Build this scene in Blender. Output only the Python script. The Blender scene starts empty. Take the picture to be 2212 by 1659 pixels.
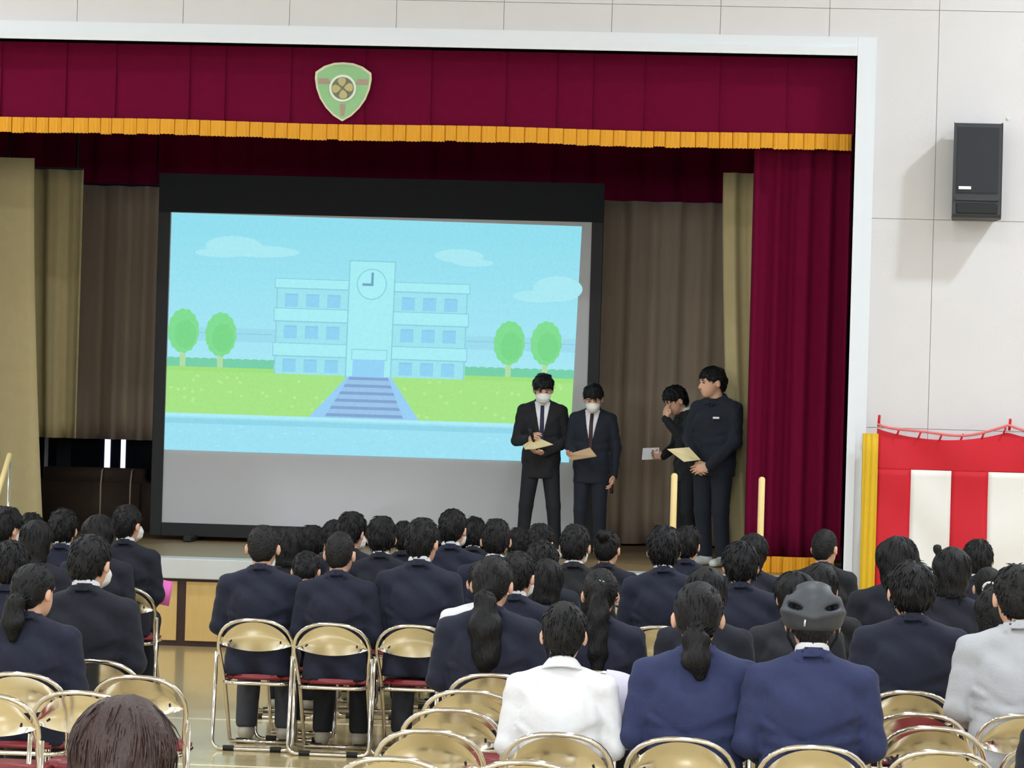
import bpy, bmesh, math, random
import numpy as np
from mathutils import Vector, Matrix, Euler

random.seed(7)
np.random.seed(7)
SC = bpy.context.scene
COL = SC.collection
PI = math.pi

# ------------------------------------------------------------------ camera
W_, H_ = 2212, 1659
FPX = 6600.0
YAW, PITCH, ROLL = math.radians(4.07), 0.0028, 0.0285
CAM = Vector((0, 0, 2.15))
_r0 = Vector((math.cos(YAW), math.sin(YAW), 0))
_f0 = Vector((-math.sin(YAW), math.cos(YAW), 0))
_u0 = Vector((0, 0, 1))
_fw = _f0 * math.cos(PITCH) + _u0 * math.sin(PITCH)
_up = _u0 * math.cos(PITCH) - _f0 * math.sin(PITCH)
_cr = _r0 * math.cos(ROLL) + _up * math.sin(ROLL)
_cu = _up * math.cos(ROLL) - _r0 * math.sin(ROLL)
cam_d = bpy.data.cameras.new('camera')
cam = bpy.data.objects.new('camera', cam_d)
COL.objects.link(cam)
cam_d.sensor_width = 36.0
cam_d.lens = 36.0 * FPX / W_
cam_d.clip_end = 200
cam.matrix_world = Matrix(((_cr.x, _cu.x, -_fw.x, CAM.x), (_cr.y, _cu.y, -_fw.y, CAM.y), (_cr.z, _cu.z, -_fw.z, CAM.z), (0, 0, 0, 1)))
SC.camera = cam


def ray(px, py):
    return _fw + _cr * ((px - W_ / 2) / FPX) - _cu * ((py - H_ / 2) / FPX)


def atY(px, py, Y):
    d = ray(px, py)
    return CAM + d * (Y / d.y)


def atZ(px, py, Z):
    d = ray(px, py)
    return CAM + d * ((Z - CAM.z) / d.z)


# ------------------------------------------------------------------ world, lamps, exposure
SC.view_settings.view_transform = 'Standard'
SC.view_settings.look = 'None'
SC.view_settings.gamma = 1.0
SC.view_settings.use_curve_mapping = False
SC.view_settings.exposure = 0.08
world = bpy.data.worlds.new('world')
SC.world = world
world.use_nodes = True
world.node_tree.nodes['Background'].inputs[0].default_value = (0.75, 0.85, 1.0, 1)
world.node_tree.nodes['Background'].inputs[1].default_value = 0.25
LAMP_POWER = 112.0
LAMP_X = (-10.5, -5.2, 0.1, 5.4)
LAMP_Y = (-3.5, 3.2, 9.9, 16.6, 21.6)
FILL_POWER = 230.0  # strength of the lights at the added rear windows
LAMP_Z = 8.3

XC = atY(741, 800, 25.0).x            # centre line of the stage
GX0, GX1, GY0, WALLY, CEILZ = XC - 9.2, XC + 9.6, -7.0, 25.0, 9.0
STZ = 0.72                            # stage height


# ------------------------------------------------------------------ materials
def lin(c):
    return tuple(((v / 255) / 12.92 if v / 255 <= 0.04045 else ((v / 255 + 0.055) / 1.055) ** 2.4) for v in c)


MATS = {}


def mat(name, rgb, rough=0.6, metal=0.0, var=0.0, scale=8.0, bump=0.0, bscale=60.0, coat=0.0, sheen=0.0, stretch=None, emit=None, spec=0.5):
    if name in MATS:
        return MATS[name]
    m = bpy.data.materials.new(name)
    m.use_nodes = True
    nt = m.node_tree
    b = nt.nodes['Principled BSDF']
    c = lin(rgb)
    b.inputs['Base Color'].default_value = (*c, 1)
    b.inputs['Roughness'].default_value = rough
    b.inputs['Metallic'].default_value = metal
    b.inputs['Specular IOR Level'].default_value = spec
    b.inputs['Coat Weight'].default_value = coat
    b.inputs['Sheen Weight'].default_value = sheen
    if emit:
        b.inputs['Emission Color'].default_value = (*lin(emit[0]), 1)
        b.inputs['Emission Strength'].default_value = emit[1]
    tc = nt.nodes.new('ShaderNodeTexCoord')
    vec = tc.outputs['Object']
    if stretch:
        mp = nt.nodes.new('ShaderNodeMapping')
        mp.inputs['Scale'].default_value = stretch
        nt.links.new(vec, mp.inputs['Vector'])
        vec = mp.outputs['Vector']
    if var:
        n = nt.nodes.new('ShaderNodeTexNoise')
        n.inputs['Scale'].default_value = scale
        n.inputs['Detail'].default_value = 4
        nt.links.new(vec, n.inputs['Vector'])
        mx = nt.nodes.new('ShaderNodeMix')
        mx.data_type = 'RGBA'
        mx.inputs['A'].default_value = (*[v * (1 - var) for v in c], 1)
        mx.inputs['B'].default_value = (*[min(1, v * (1 + var)) for v in c], 1)
        nt.links.new(n.outputs['Fac'], mx.inputs['Factor'])
        nt.links.new(mx.outputs['Result'], b.inputs['Base Color'])
    if bump:
        n2 = nt.nodes.new('ShaderNodeTexNoise')
        n2.inputs['Scale'].default_value = bscale
        n2.inputs['Detail'].default_value = 3
        nt.links.new(vec, n2.inputs['Vector'])
        bp = nt.nodes.new('ShaderNodeBump')
        bp.inputs['Strength'].default_value = bump
        bp.inputs['Distance'].default_value = 0.01
        nt.links.new(n2.outputs['Fac'], bp.inputs['Height'])
        nt.links.new(bp.outputs['Normal'], b.inputs['Normal'])
    MATS[name] = m
    return m


M = dict(
    wall=mat('wall_panel_paint', (224, 221, 220), 0.75, var=0.03, scale=3, bump=0.08, bscale=40),
    seam=mat('wall_backing', (196, 194, 188), 0.9, var=0.02),
    trim=mat('white_trim_paint', (232, 236, 240), 0.35, var=0.015),
    ceil=mat('ceiling_paint', (215, 213, 205), 0.9, var=0.03),
    maroon=mat('maroon_velvet', (106, 6, 46), 0.9, var=0.12, scale=14, bump=0.2, bscale=90, spec=0.12),
    maroon_dk=mat('deep_maroon_velvet', (150, 14, 70), 0.9, spec=0.1, var=0.1, scale=14, bump=0.2, bscale=90),
    gold=mat('gold_fringe', (240, 165, 12), 0.55, var=0.18, scale=30, bump=0.5, bscale=120, stretch=(3, 1, 0.2)),
    beige=mat('beige_drape', (190, 174, 128), 0.85, var=0.08, scale=10, bump=0.2, bscale=80),
    brown=mat('brown_drape', (206, 184, 158), 0.88, var=0.1, scale=9, bump=0.2, bscale=80, stretch=(2, 2, .3)),
    stagefloor=mat('stage_boards', (150, 125, 88), 0.4, var=0.15, scale=6, stretch=(.3, 4, 4)),
    lip=mat('stage_lip_paint', (205, 208, 206), 0.4, var=0.03),
    darkwood=mat('dark_brown_wood', (58, 32, 26), 0.45, var=0.15, scale=12, stretch=(1, 1, 6)),
    cream_wood=mat('cream_plywood', (214, 180, 112), 0.4, var=0.1, scale=5, stretch=(8, 8, .8)),
    black=mat('matte_black', (16, 18, 20), 0.6, var=0.1, scale=20),
    blackcloth=mat('black_mask_cloth', (24, 27, 33), 0.85, var=0.15, scale=10, bump=0.15),
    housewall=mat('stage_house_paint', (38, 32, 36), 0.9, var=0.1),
    screen=mat('screen_vinyl', (205, 206, 208), 0.7, var=0.01),
    steel=mat('polished_steel', (232, 228, 220), 0.1, 1.0, var=0.02, bump=0.02, bscale=14),
    plate=mat('mirror_steel_plate', (236, 230, 216), 0.13, 1.0, var=0.03, scale=5, bump=0.05, bscale=9),
    vinyl=mat('maroon_vinyl', (132, 40, 44), 0.45, var=0.08, scale=20, bump=0.1, bscale=150),
    rubber=mat('black_rubber', (22, 20, 20), 0.7, var=0.1),
    speaker=mat('speaker_cabinet', (52, 55, 58), 0.5, var=0.06, scale=30),
    grille=mat('speaker_grille', (36, 40, 45), 0.65, var=0.2, scale=160, bump=0.4, bscale=260),
    badge=mat('white_badge', (245, 245, 245), 0.4, var=0.02),
    red=mat('festive_red_cloth', (206, 16, 38), 0.7, var=0.06, scale=4, bump=0.1, bscale=18),
    whitecloth=mat('festive_white_cloth', (238, 236, 230), 0.7, var=0.02, scale=4, bump=0.1, bscale=18),
    mustard=mat('mustard_cloth', (226, 184, 30), 0.7, var=0.06, scale=6),
    rail=mat('cream_rail_lacquer', (255, 226, 158), 0.35, var=0.05, scale=8, stretch=(8, 8, 1)),
    cover=mat('brown_piano_cover', (72, 56, 44), 0.8, var=0.12, scale=10, bump=0.2, bscale=60),
    glassdark=mat('dark_window_glass', (16, 20, 34), 0.15, var=0.1),
    pane_light=mat('daylight_gap', (240, 240, 250), 0.5, emit=((228, 226, 255), 1.3), var=0.02),
    paper=mat('white_paper', (238, 238, 244), 0.6, var=0.03),
    lavpaper=mat('lavender_paper', (226, 220, 240), 0.6, var=0.03),
    cream=mat('cream_paper', (226, 210, 160), 0.6, var=0.05),
    tan=mat('tan_clipboard_paper', (196, 166, 128), 0.6, var=0.05),
    pink=mat('pink_paper', (255, 120, 205), 0.6, var=0.03),
    skin=mat('skin', (226, 176, 146), 0.5, var=0.06, scale=12),
    hair=mat('black_hair', (13, 12, 14), 0.45, var=0.35, scale=26, bump=0.7, bscale=70, stretch=(2.4, 2.4, .5), spec=0.3),
    hairb=mat('brown_hair', (52, 30, 26), 0.4, var=0.3, scale=26, bump=0.6, bscale=70, stretch=(2.4, 2.4, .35)),
    hairg=mat('charcoal_hair', (24, 23, 23), 0.55, var=0.3, scale=40, bump=0.7, bscale=90, spec=0.3),
    navy=mat('navy_wool', (22, 27, 47), 0.85, var=0.16, scale=30, bump=0.25, bscale=160, sheen=0.04),
    navy2=mat('dark_navy_wool', (19, 22, 36), 0.85, var=0.16, scale=30, bump=0.25, bscale=160, sheen=0.04),
    navy3=mat('blue_navy_wool', (42, 50, 88), 0.85, var=0.16, scale=30, bump=0.25, bscale=160, sheen=0.04),
    blackw=mat('black_wool', (22, 23, 27), 0.85, var=0.16, scale=30, bump=0.25, bscale=160, sheen=0.04),
    gakuran=mat('midnight_wool', (22, 29, 42), 0.85, var=0.16, scale=30, bump=0.25, bscale=160, sheen=0.04),
    charcoal=mat('charcoal_wool', (36, 38, 46), 0.85, var=0.16, scale=30, bump=0.25, bscale=160, sheen=0.04),
    whiteshirt=mat('white_cotton', (232, 232, 234), 0.75, var=0.03, scale=20, bump=0.2, bscale=60),
    greyj=mat('light_grey_knit', (186, 188, 192), 0.8, var=0.05, scale=20, bump=0.2, bscale=90),
    trouser=mat('black_trouser', (26, 28, 34), 0.85, var=0.15, scale=30),
    trouserg=mat('grey_trouser', (60, 62, 68), 0.85, var=0.15, scale=30),
    shoe=mat('grey_indoor_shoe', (176, 168, 150), 0.5, var=0.08),
    shoew=mat('white_indoor_shoe', (220, 226, 220), 0.5, var=0.05),
    maskw=mat('white_mask', (236, 236, 228), 0.8, var=0.02),
    tie=mat('navy_tie', (26, 30, 62), 0.6, var=0.1, scale=40),
    tie2=mat('dark_red_tie', (52, 22, 30), 0.6, var=0.1, scale=40),
    helmet=mat('black_helmet_shell', (58, 62, 68), 0.5, var=0.1, scale=40),
    clip=mat('silver_clip', (205, 215, 215), 0.3, 0.4, var=0.05),
    pearl=mat('pearl_scrunchie', (240, 232, 220), 0.3, var=0.05),
    band=mat('black_hair_band', (20, 20, 24), 0.6, var=0.1),
    micm=mat('mic_metal', (40, 42, 46), 0.4, 0.6, var=0.05),
    eye=mat('dark_eye', (24, 16, 14), 0.25, var=0.1),
    lamp=mat('lamp_lens', (255, 250, 240), 0.4, emit=((245, 250, 255), 14.0), var=0.01),
    fill_pane=mat('added_window_glow', (220, 232, 245), 0.3, emit=((225, 236, 250), 2.0), var=0.02),  # glowing pane of the added rear windows
    lamph=mat('lamp_housing', (90, 92, 95), 0.5, 0.5, var=0.05),
    line=mat('white_floor_line', (236, 226, 196), 0.3, var=0.05),
    green=mat('green_floor_line', (120, 150, 100), 0.3, var=0.05),
    emb_edge=mat('emblem_ivory_edge', (232, 226, 188), 0.45, var=0.04),
    emb_green=mat('emblem_pale_green', (150, 200, 140), 0.5, var=0.06),
    emb_tan=mat('emblem_dusty_rose', (178, 150, 132), 0.5, var=0.05),
    emb_ring=mat('emblem_white_ring', (236, 244, 222), 0.4, var=0.02),
    emb_disc=mat('emblem_olive_disc', (118, 120, 96), 0.5, var=0.08),
    emb_leaf=mat('emblem_gold_leaf', (190, 178, 120), 0.45, 0.1, var=0.06),
    rope=mat('red_white_rope', (236, 120, 120), 0.7, var=0.3, scale=60),
)


def floor_material():
    m = bpy.data.materials.new('gym_floor_wood')
    m.use_nodes = True
    nt = m.node_tree
    b = nt.nodes['Principled BSDF']
    tc = nt.nodes.new('ShaderNodeTexCoord')
    br = nt.nodes.new('ShaderNodeTexBrick')
    br.inputs['Color1'].default_value = (*lin((206, 187, 138)), 1)
    br.inputs['Color2'].default_value = (*lin((196, 174, 124)), 1)
    br.inputs['Mortar'].default_value = (*lin((172, 148, 102)), 1)
    br.inputs['Scale'].default_value = 1.0
    br.inputs['Mortar Size'].default_value = 0.002
    br.inputs['Brick Width'].default_value = 1.8
    br.inputs['Row Height'].default_value = 0.075
    mp = nt.nodes.new('ShaderNodeMapping')
    mp.inputs['Rotation'].default_value = (0, 0, 0)
    nt.links.new(tc.outputs['Object'], mp.inputs['Vector'])
    nt.links.new(mp.outputs['Vector'], br.inputs['Vector'])
    n = nt.nodes.new('ShaderNodeTexNoise')
    n.inputs['Scale'].default_value = 3
    mp2 = nt.nodes.new('ShaderNodeMapping')
    mp2.inputs['Scale'].default_value = (1, 12, 1)
    nt.links.new(tc.outputs['Object'], mp2.inputs['Vector'])
    nt.links.new(mp2.outputs['Vector'], n.inputs['Vector'])
    mx = nt.nodes.new('ShaderNodeMix')
    mx.data_type = 'RGBA'
    mx.blend_type = 'MULTIPLY'
    mx.inputs['Factor'].default_value = 0.35
    rp = nt.nodes.new('ShaderNodeValToRGB')
    rp.color_ramp.elements[0].color = (.7, .7, .7, 1)
    nt.links.new(n.outputs['Fac'], rp.inputs['Fac'])
    nt.links.new(br.outputs['Color'], mx.inputs['A'])
    nt.links.new(rp.outputs['Color'], mx.inputs['B'])
    nt.links.new(mx.outputs['Result'], b.inputs['Base Color'])
    b.inputs['Roughness'].default_value = 0.22
    b.inputs['Coat Weight'].default_value = 0.5
    b.inputs['Coat Roughness'].default_value = 0.1
    return m


M['floor'] = floor_material()


# ------------------------------------------------------------------ mesh helpers
def mesh_obj(name, verts, faces, m=None, parent=None, smooth=False, loc=None):
    me = bpy.data.meshes.new(name)
    me.from_pydata([tuple(v) for v in verts], [], faces)
    me.update()
    if smooth:
        me.polygons.foreach_set('use_smooth', [True] * len(me.polygons))
    return link(name, me, m, parent, loc)


def link(name, me, m=None, parent=None, loc=None):
    o = bpy.data.objects.new(name, me)
    COL.objects.link(o)
    if m is not None:
        if len(me.materials) == 0:
            me.materials.append(m)
        elif me.materials[0] is not m:
            o.material_slots[0].link = 'OBJECT'
            o.material_slots[0].material = m
    if parent:
        o.parent = parent
    if loc is not None:
        o.location = loc
    return o


def empty(name, loc=(0, 0, 0), rz=0.0, sc=1.0):
    o = bpy.data.objects.new(name, None)
    COL.objects.link(o)
    o.location = loc
    o.rotation_euler = (0, 0, rz)
    o.scale = (sc, sc, sc) if not isinstance(sc, (tuple, list)) else sc
    o.empty_display_size = 0.1
    return o


def tag(o, label=None, cat=None, group=None, kind=None):
    if label:
        o['label'] = label
    if cat:
        o['category'] = cat
    if group:
        o['group'] = group
    if kind:
        o['kind'] = kind
    return o


class MB:
    def __init__(self):
        self.v, self.f = [], []

    def add(self, vs, fs):
        n = len(self.v)
        self.v += [tuple(v) for v in vs]
        self.f += [tuple(i + n for i in f) for f in fs]
        return self

    def box(self, x0, x1, y0, y1, z0, z1, bev=0.0):
        if bev <= 0:
            self.add([(x0, y0, z0), (x1, y0, z0), (x1, y1, z0), (x0, y1, z0), (x0, y0, z1), (x1, y0, z1), (x1, y1, z1), (x0, y1, z1)],
                     [(3, 2, 1, 0), (4, 5, 6, 7), (0, 1, 5, 4), (1, 2, 6, 5), (2, 3, 7, 6), (3, 0, 4, 7)])
            return self
        bm = bmesh.new()
        bmesh.ops.create_cube(bm, size=1)
        for v in bm.verts:
            v.co = Vector(((x0 + x1) / 2 + v.co.x * (x1 - x0), (y0 + y1) / 2 + v.co.y * (y1 - y0), (z0 + z1) / 2 + v.co.z * (z1 - z0)))
        bmesh.ops.bevel(bm, geom=bm.edges[:], offset=bev, segments=2, affect='EDGES', profile=0.5)
        bm.verts.index_update()
        self.add([v.co[:] for v in bm.verts], [[v.index for v in f.verts] for f in bm.faces])
        bm.free()
        return self

    def tube(self, pts, r, seg=8, closed=False, cap=True):
        pts = [Vector(p) for p in pts]
        n = len(pts)
        rr = r if isinstance(r, (list, tuple)) else [r] * n
        rings = []
        prev = None
        for i in range(n):
            if closed:
                t = (pts[(i + 1) % n] - pts[i - 1]).normalized()
            else:
                t = (pts[min(i + 1, n - 1)] - pts[max(i - 1, 0)]).normalized()
            if prev is None:
                a = Vector((0, 0, 1)) if abs(t.z) < 0.9 else Vector((1, 0, 0))
                u = t.cross(a).normalized()
            else:
                u = (prev - t * prev.dot(t)).normalized()
            prev = u
            w = t.cross(u)
            rings.append([pts[i] + (u * math.cos(2 * PI * k / seg) + w * math.sin(2 * PI * k / seg)) * rr[i] for k in range(seg)])
        vs = [p for r_ in rings for p in r_]
        fs = []
        for i in range(n if closed else n - 1):
            j = (i + 1) % n
            for k in range(seg):
                k2 = (k + 1) % seg
                fs.append((i * seg + k, i * seg + k2, j * seg + k2, j * seg + k))
        if cap and not closed:
            fs.append(tuple(range(seg))[::-1])
            fs.append(tuple((n - 1) * seg + k for k in range(seg)))
        return self.add(vs, fs)

    def prism(self, poly, y0, y1):
        """poly: list of (x,z) counter-clockwise seen from -y; extruded from y0 to y1"""
        n = len(poly)
        vs = [(x, y0, z) for x, z in poly] + [(x, y1, z) for x, z in poly]
        fs = [tuple(range(n)), tuple(range(2 * n - 1, n - 1, -1))]
        for i in range(n):
            j = (i + 1) % n
            fs.append((j, i, n + i, n + j))
        return self.add(vs, fs)

    def build(self, name, m, parent=None, smooth=False, loc=None):
        return mesh_obj(name, self.v, self.f, m, parent, smooth, loc)

    def mesh(self, name, m, smooth=False):
        me = bpy.data.meshes.new(name)
        me.from_pydata(self.v, [], self.f)
        me.update()
        if smooth:
            me.polygons.foreach_set('use_smooth', [True] * len(me.polygons))
        me.materials.append(m)
        return me


def fillet(pts, r, n=5):
    """round the corners of a polyline"""
    pts = [Vector(p) for p in pts]
    out = [pts[0]]
    for i in range(1, len(pts) - 1):
        a, b, c = pts[i - 1], pts[i], pts[i + 1]
        d1, d2 = (a - b), (c - b)
        rr = min(r, d1.length * .49, d2.length * .49)
        p0, p1 = b + d1.normalized() * rr, b + d2.normalized() * rr
        for k in range(n + 1):
            t = k / n
            out.append(p0 * (1 - t) ** 2 + b * 2 * t * (1 - t) + p1 * t * t)
    out.append(pts[-1])
    return out


# ------------------------------------------------------------------ the room shell
MB().box(GX0, GX1, GY0, WALLY + 0.3, -0.2, 0).build('floor', M['floor'])['kind'] = 'structure'
MB().box(GX0, GX1, GY0, WALLY + 0.3, CEILZ, CEILZ + .2).build('ceiling', M['ceil'])['kind'] = 'structure'
MB().box(GX0 - .3, GX0, GY0, WALLY + .3, 0, CEILZ).build('wall_left', M['wall'])['kind'] = 'structure'
MB().box(GX1, GX1 + .3, GY0, WALLY + .3, 0, CEILZ).build('wall_right', M['wall'])['kind'] = 'structure'
MB().box(GX0, GX1, GY0 - .3, GY0, 0, CEILZ).build('wall_rear', M['wall'])['kind'] = 'structure'

# windows added in the unseen rear wall, behind the camera, to light the stage
for k in range(4):
    wxc = GX0 + 2.6 + k * 4.5
    wn = MB().box(wxc - 1.6, wxc + 1.6, GY0 + .0, GY0 + .03, 3.2, 5.6).build('window_%d' % (k + 2), M['fill_pane'])
    wn['kind'] = 'structure'
    fr = MB()
    for xx in (-1.6, -.53, .53, 1.6):
        fr.box(wxc + xx - .03, wxc + xx + .03, GY0, GY0 + .07, 3.2, 5.6)
    for zz in (3.2, 4.4, 5.6):
        fr.box(wxc - 1.6, wxc + 1.6, GY0, GY0 + .065, zz - .03, zz + .03)
    fr.build('window_frame', M['trim'], wn)
    ld = bpy.data.lights.new('pane_light', 'AREA')  # area light added at each rear window to brighten the stage
    ld.shape = 'RECTANGLE'
    ld.size, ld.size_y = 3.1, 2.3
    ld.energy = FILL_POWER
    ld.color = (.86, .95, 1.05)
    lo = bpy.data.objects.new('pane_light', ld)
    COL.objects.link(lo)
    lo.parent = wn
    lo.location = (wxc, GY0 + .1, 4.4)
    lo.rotation_euler = (PI / 2, 0, 0)

# proscenium opening
OPR = atY(1847, 300, WALLY).x         # right jamb
OPL = 2 * XC - OPR
OPT = atY(1200, 109, WALLY).z         # head of the opening
wf = MB()
wf.box(OPR, GX1, WALLY + .02, WALLY + .3, 0, CEILZ)
wf.box(GX0, OPL, WALLY + .02, WALLY + .3, 0, CEILZ)
wf.box(OPL, OPR, WALLY + .02, WALLY + .3, OPT, CEILZ)
wall_f = wf.build('wall_front', M['seam'])
wall_f['kind'] = 'structure'
# wall panels, each its own board
SEAMX = atY(2017, 470, WALLY).x
SEAMZ = atY(1950, 473, WALLY).z
SEAMZ2 = atY(1900, 20, WALLY).z
PW, PH = 0.887, SEAMZ2 - SEAMZ
G = 0.004
kx0 = math.floor((GX0 - SEAMX) / PW)
for i in range(kx0, 12):
    xa, xb = SEAMX + i * PW, SEAMX + (i + 1) * PW
    xa, xb = max(xa, GX0), min(xb, GX1)
    if xb - xa < .05:
        continue
    for j in range(-3, 4):
        za, zb = SEAMZ + j * PH, SEAMZ + (j + 1) * PH
        za, zb = max(za, 0.0), min(zb, CEILZ)
        if zb - za < .05:
            continue
        rects = [(xa, xb, za, zb)]
        new = []
        for (a, b, c, d) in rects:      # cut away what lies in the opening
            if b <= OPL or a >= OPR or c >= OPT:
                new.append((a, b, c, d))
                continue
            if a < OPL:
                new.append((a, OPL, c, d))
            if b > OPR:
                new.append((OPR, b, c, d))
            if d > OPT:
                new.append((max(a, OPL), min(b, OPR), OPT, d))
        mb = MB()
        for (a, b, c, d) in new:
            if b - a > .03 and d - c > .03:
                mb.box(a + (G / 2 if a == xa else 0), b - (G / 2 if b == xb else 0), WALLY, WALLY + .02, c + (G / 2 if c == za else 0), d - (G / 2 if d == zb else 0))
        if mb.v:
            mb.build('wall_panel', M['wall'], wall_f)

# white proscenium frame (three lengths of stepped moulding)
TW = atY(1888, 300, WALLY).x - OPR
tr = MB()
tr.box(OPR, OPR + TW, WALLY - .05, WALLY, 0, OPT + TW)
tr.box(OPR - .0, OPR + TW * .45, WALLY - .075, WALLY + .3, STZ, OPT + TW * .45)
tr.build('trim_1', M['trim'])['kind'] = 'structure'
tr = MB()
tr.box(OPL, OPR - .001, WALLY - .05, WALLY, OPT, OPT + TW)
tr.box(OPL, OPR - .001, WALLY - .075, WALLY + .3, OPT, OPT + TW * .45)
tr.build('trim_2', M['trim'])['kind'] = 'structure'
tr = MB()
tr.box(OPL - TW, OPL - .001, WALLY - .05, WALLY, 0, OPT + TW)
tr.box(OPL - TW * .45, OPL - .001, WALLY - .075, WALLY + .3, STZ, OPT + TW * .45)
tr.build('trim_3', M['trim'])['kind'] = 'structure'

# stage house
SX0, SX1, SYB, SH = OPL - 1.6, OPR + 1.6, 30.4, 6.6
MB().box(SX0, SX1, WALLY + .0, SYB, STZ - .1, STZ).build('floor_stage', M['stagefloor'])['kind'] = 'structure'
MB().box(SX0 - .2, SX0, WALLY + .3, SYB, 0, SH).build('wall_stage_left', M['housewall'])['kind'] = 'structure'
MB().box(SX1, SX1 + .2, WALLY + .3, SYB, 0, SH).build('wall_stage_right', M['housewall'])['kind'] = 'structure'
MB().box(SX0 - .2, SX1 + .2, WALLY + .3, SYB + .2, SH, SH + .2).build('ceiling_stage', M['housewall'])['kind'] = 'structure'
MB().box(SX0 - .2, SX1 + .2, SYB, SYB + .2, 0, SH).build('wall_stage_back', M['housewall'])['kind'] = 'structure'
# stage front: lip and storage doors
MB().box(OPL, OPR, WALLY - .32, WALLY + .02, STZ - .165, STZ, .008).build('trim_4', M['lip'])['kind'] = 'structure'
sf = MB().box(OPL, OPR, WALLY - .24, WALLY + .01, 0, STZ - .17).build('wall_stage_front', M['darkwood'])
sf['kind'] = 'structure'
DVX = atY(391, 1320, WALLY - .26).x
DW = .93
for i in range(-9, 12):
    xa = DVX + i * DW + .037
    xb = xa + DW - .074
    if xa < OPL or xb > OPR:
        continue
    MB().box(xa, xb, WALLY - .262, WALLY - .235, .045, STZ - .19, .004).build('storage_panel', M['cream_wood'], sf)

# far window behind the raised curtain
wz0, wz1 = 1.05, 1.75
wx0, wx1 = atY(70, 980, 30.3).x, atY(352, 980, 30.3).x
win = MB().box(wx0, wx1, 30.34, 30.4, wz0, wz1).build('window_1', M['glassdark'])
win['kind'] = 'structure'
fr = MB()
fr.box(wx0, wx1, 30.28, 30.34, wz1, wz1 + .06)
fr.box(wx0, wx1, 30.28, 30.34, wz0 - .06, wz0)
fr.build('window_frame', M['black'], win)
for px, wd in ((100, .035), (232, .055), (266, .045)):
    c = atY(px, 980, 30.33).x
    MB().box(c - wd / 2, c + wd / 2, 30.32, 30.339, wz0, wz1).build('bright_gap', M['pane_light'] if px > 150 else M['trim'], win)
c = atY(138, 980, 30.33).x
MB().box(c - .07, c + .07, 30.31, 30.339, wz0 + .1, wz1).build('blind_slat', M['trouserg'], win)

# floor markings
for k, y in enumerate((14.6, 17.05, 19.4)):
    MB().box(GX0 + 1, GX1 - 1, y, y + .05, 0, .0015).build('floor_line', M['line'], None)['kind'] = 'structure'
MB().box(-6.0, -2.0, 16.1, 16.14, 0, .0016).build('floor_line', M['green'], None)['kind'] = 'structure'

# ceiling lamps
hs = MB()
n = 14
vs, fs = [], []
for (r, z) in ((.08, .32), (.12, .3), (.26, .05), (.29, 0), (.27, 0.0), (.25, .03)):
    vs += [(r * math.cos(2 * PI * k / n), r * math.sin(2 * PI * k / n), z) for k in range(n)]
for i in range(5):
    for k in range(n):
        fs.append((i * n + k, i * n + (k + 1) % n, (i + 1) * n + (k + 1) % n, (i + 1) * n + k))
hs.add(vs, fs)
hs.tube([(0, 0, .3), (0, 0, CEILZ - LAMP_Z)], .02, 6)
hme = hs.mesh('lamp_housing', M['lamph'])
lme = bpy.data.meshes.new('lens')
lme.from_pydata([(.25 * math.cos(2 * PI * k / n), .25 * math.sin(2 * PI * k / n), .03) for k in range(n)], [], [tuple(range(n))[::-1]])
lme.materials.append(M['lamp'])
for lx in LAMP_X:
    for ly in LAMP_Y:
        e = empty('ceiling_lamp', (lx, ly, LAMP_Z))
        tag(e, 'round high-bay lamp hanging from the hall ceiling above the seats', 'lamp', 'high-bay lamps on the hall ceiling')
        link('lamp_housing', hme, None, e)
        if ly > 20 and abs(lx - XC) < 7:
            link('lens', lme, M['badge'], e)      # switched off above the stage front
            continue
        link('lens', lme, None, e)
        ld = bpy.data.lights.new('lamp_light', 'AREA')
        ld.shape = 'DISK'
        ld.size = .5
        ld.energy = LAMP_POWER * (2.6 if ly > 20 else 1.0)
        ld.color = (.86, .95, 1.06)
        ld.spread = math.radians(165)
        lo = bpy.data.objects.new('lamp_light', ld)
        COL.objects.link(lo)
        lo.parent = e
        lo.location = (0, 0, -.02)


# ------------------------------------------------------------------ drapes
def drape(name, x0, x1, z0, z1, Y, m, wl=.22, amp=.05, seed=0, flare=0.0, th=.008, kink=.35, topflat=False, parent=None, bx0=None, bx1=None, nz=10):
    rng = random.Random(seed)
    nx = max(8, int((x1 - x0) / wl * 10))
    us = [i / nx for i in range(nx + 1)]
    ph = rng.uniform(0, 6)
    vs, fs = [], []
    b0 = x0 if bx0 is None else bx0
    b1 = x1 if bx1 is None else bx1
    for j in range(nz + 1):
        t = j / nz           # 0 top, 1 bottom
        z = z1 + (z0 - z1) * t
        for u in us:
            xt = x0 + (x1 - x0) * u
            xb = b0 + (b1 - b0) * u
            x = xt + (xb - xt) * t ** 1.5
            w = 2 * PI * (x1 - x0) * u / wl
            a = amp * (.55 + .45 * t)
            y = a * (math.sin(w + ph + kink * math.sin(w * .37 + seed)) + .35 * math.sin(2.3 * w + seed * 1.7 + t * .6))
            vs.append((x, Y + y, z))
    for j in range(nz):
        for i in range(nx):
            p = j * (nx + 1) + i
            fs.append((p, p + nx + 1, p + nx + 2, p + 1))
    o = mesh_obj(name, vs, fs, m, parent, True)
    s = o.modifiers.new('thickness', 'SOLIDIFY')
    s.thickness = th
    return o


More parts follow.
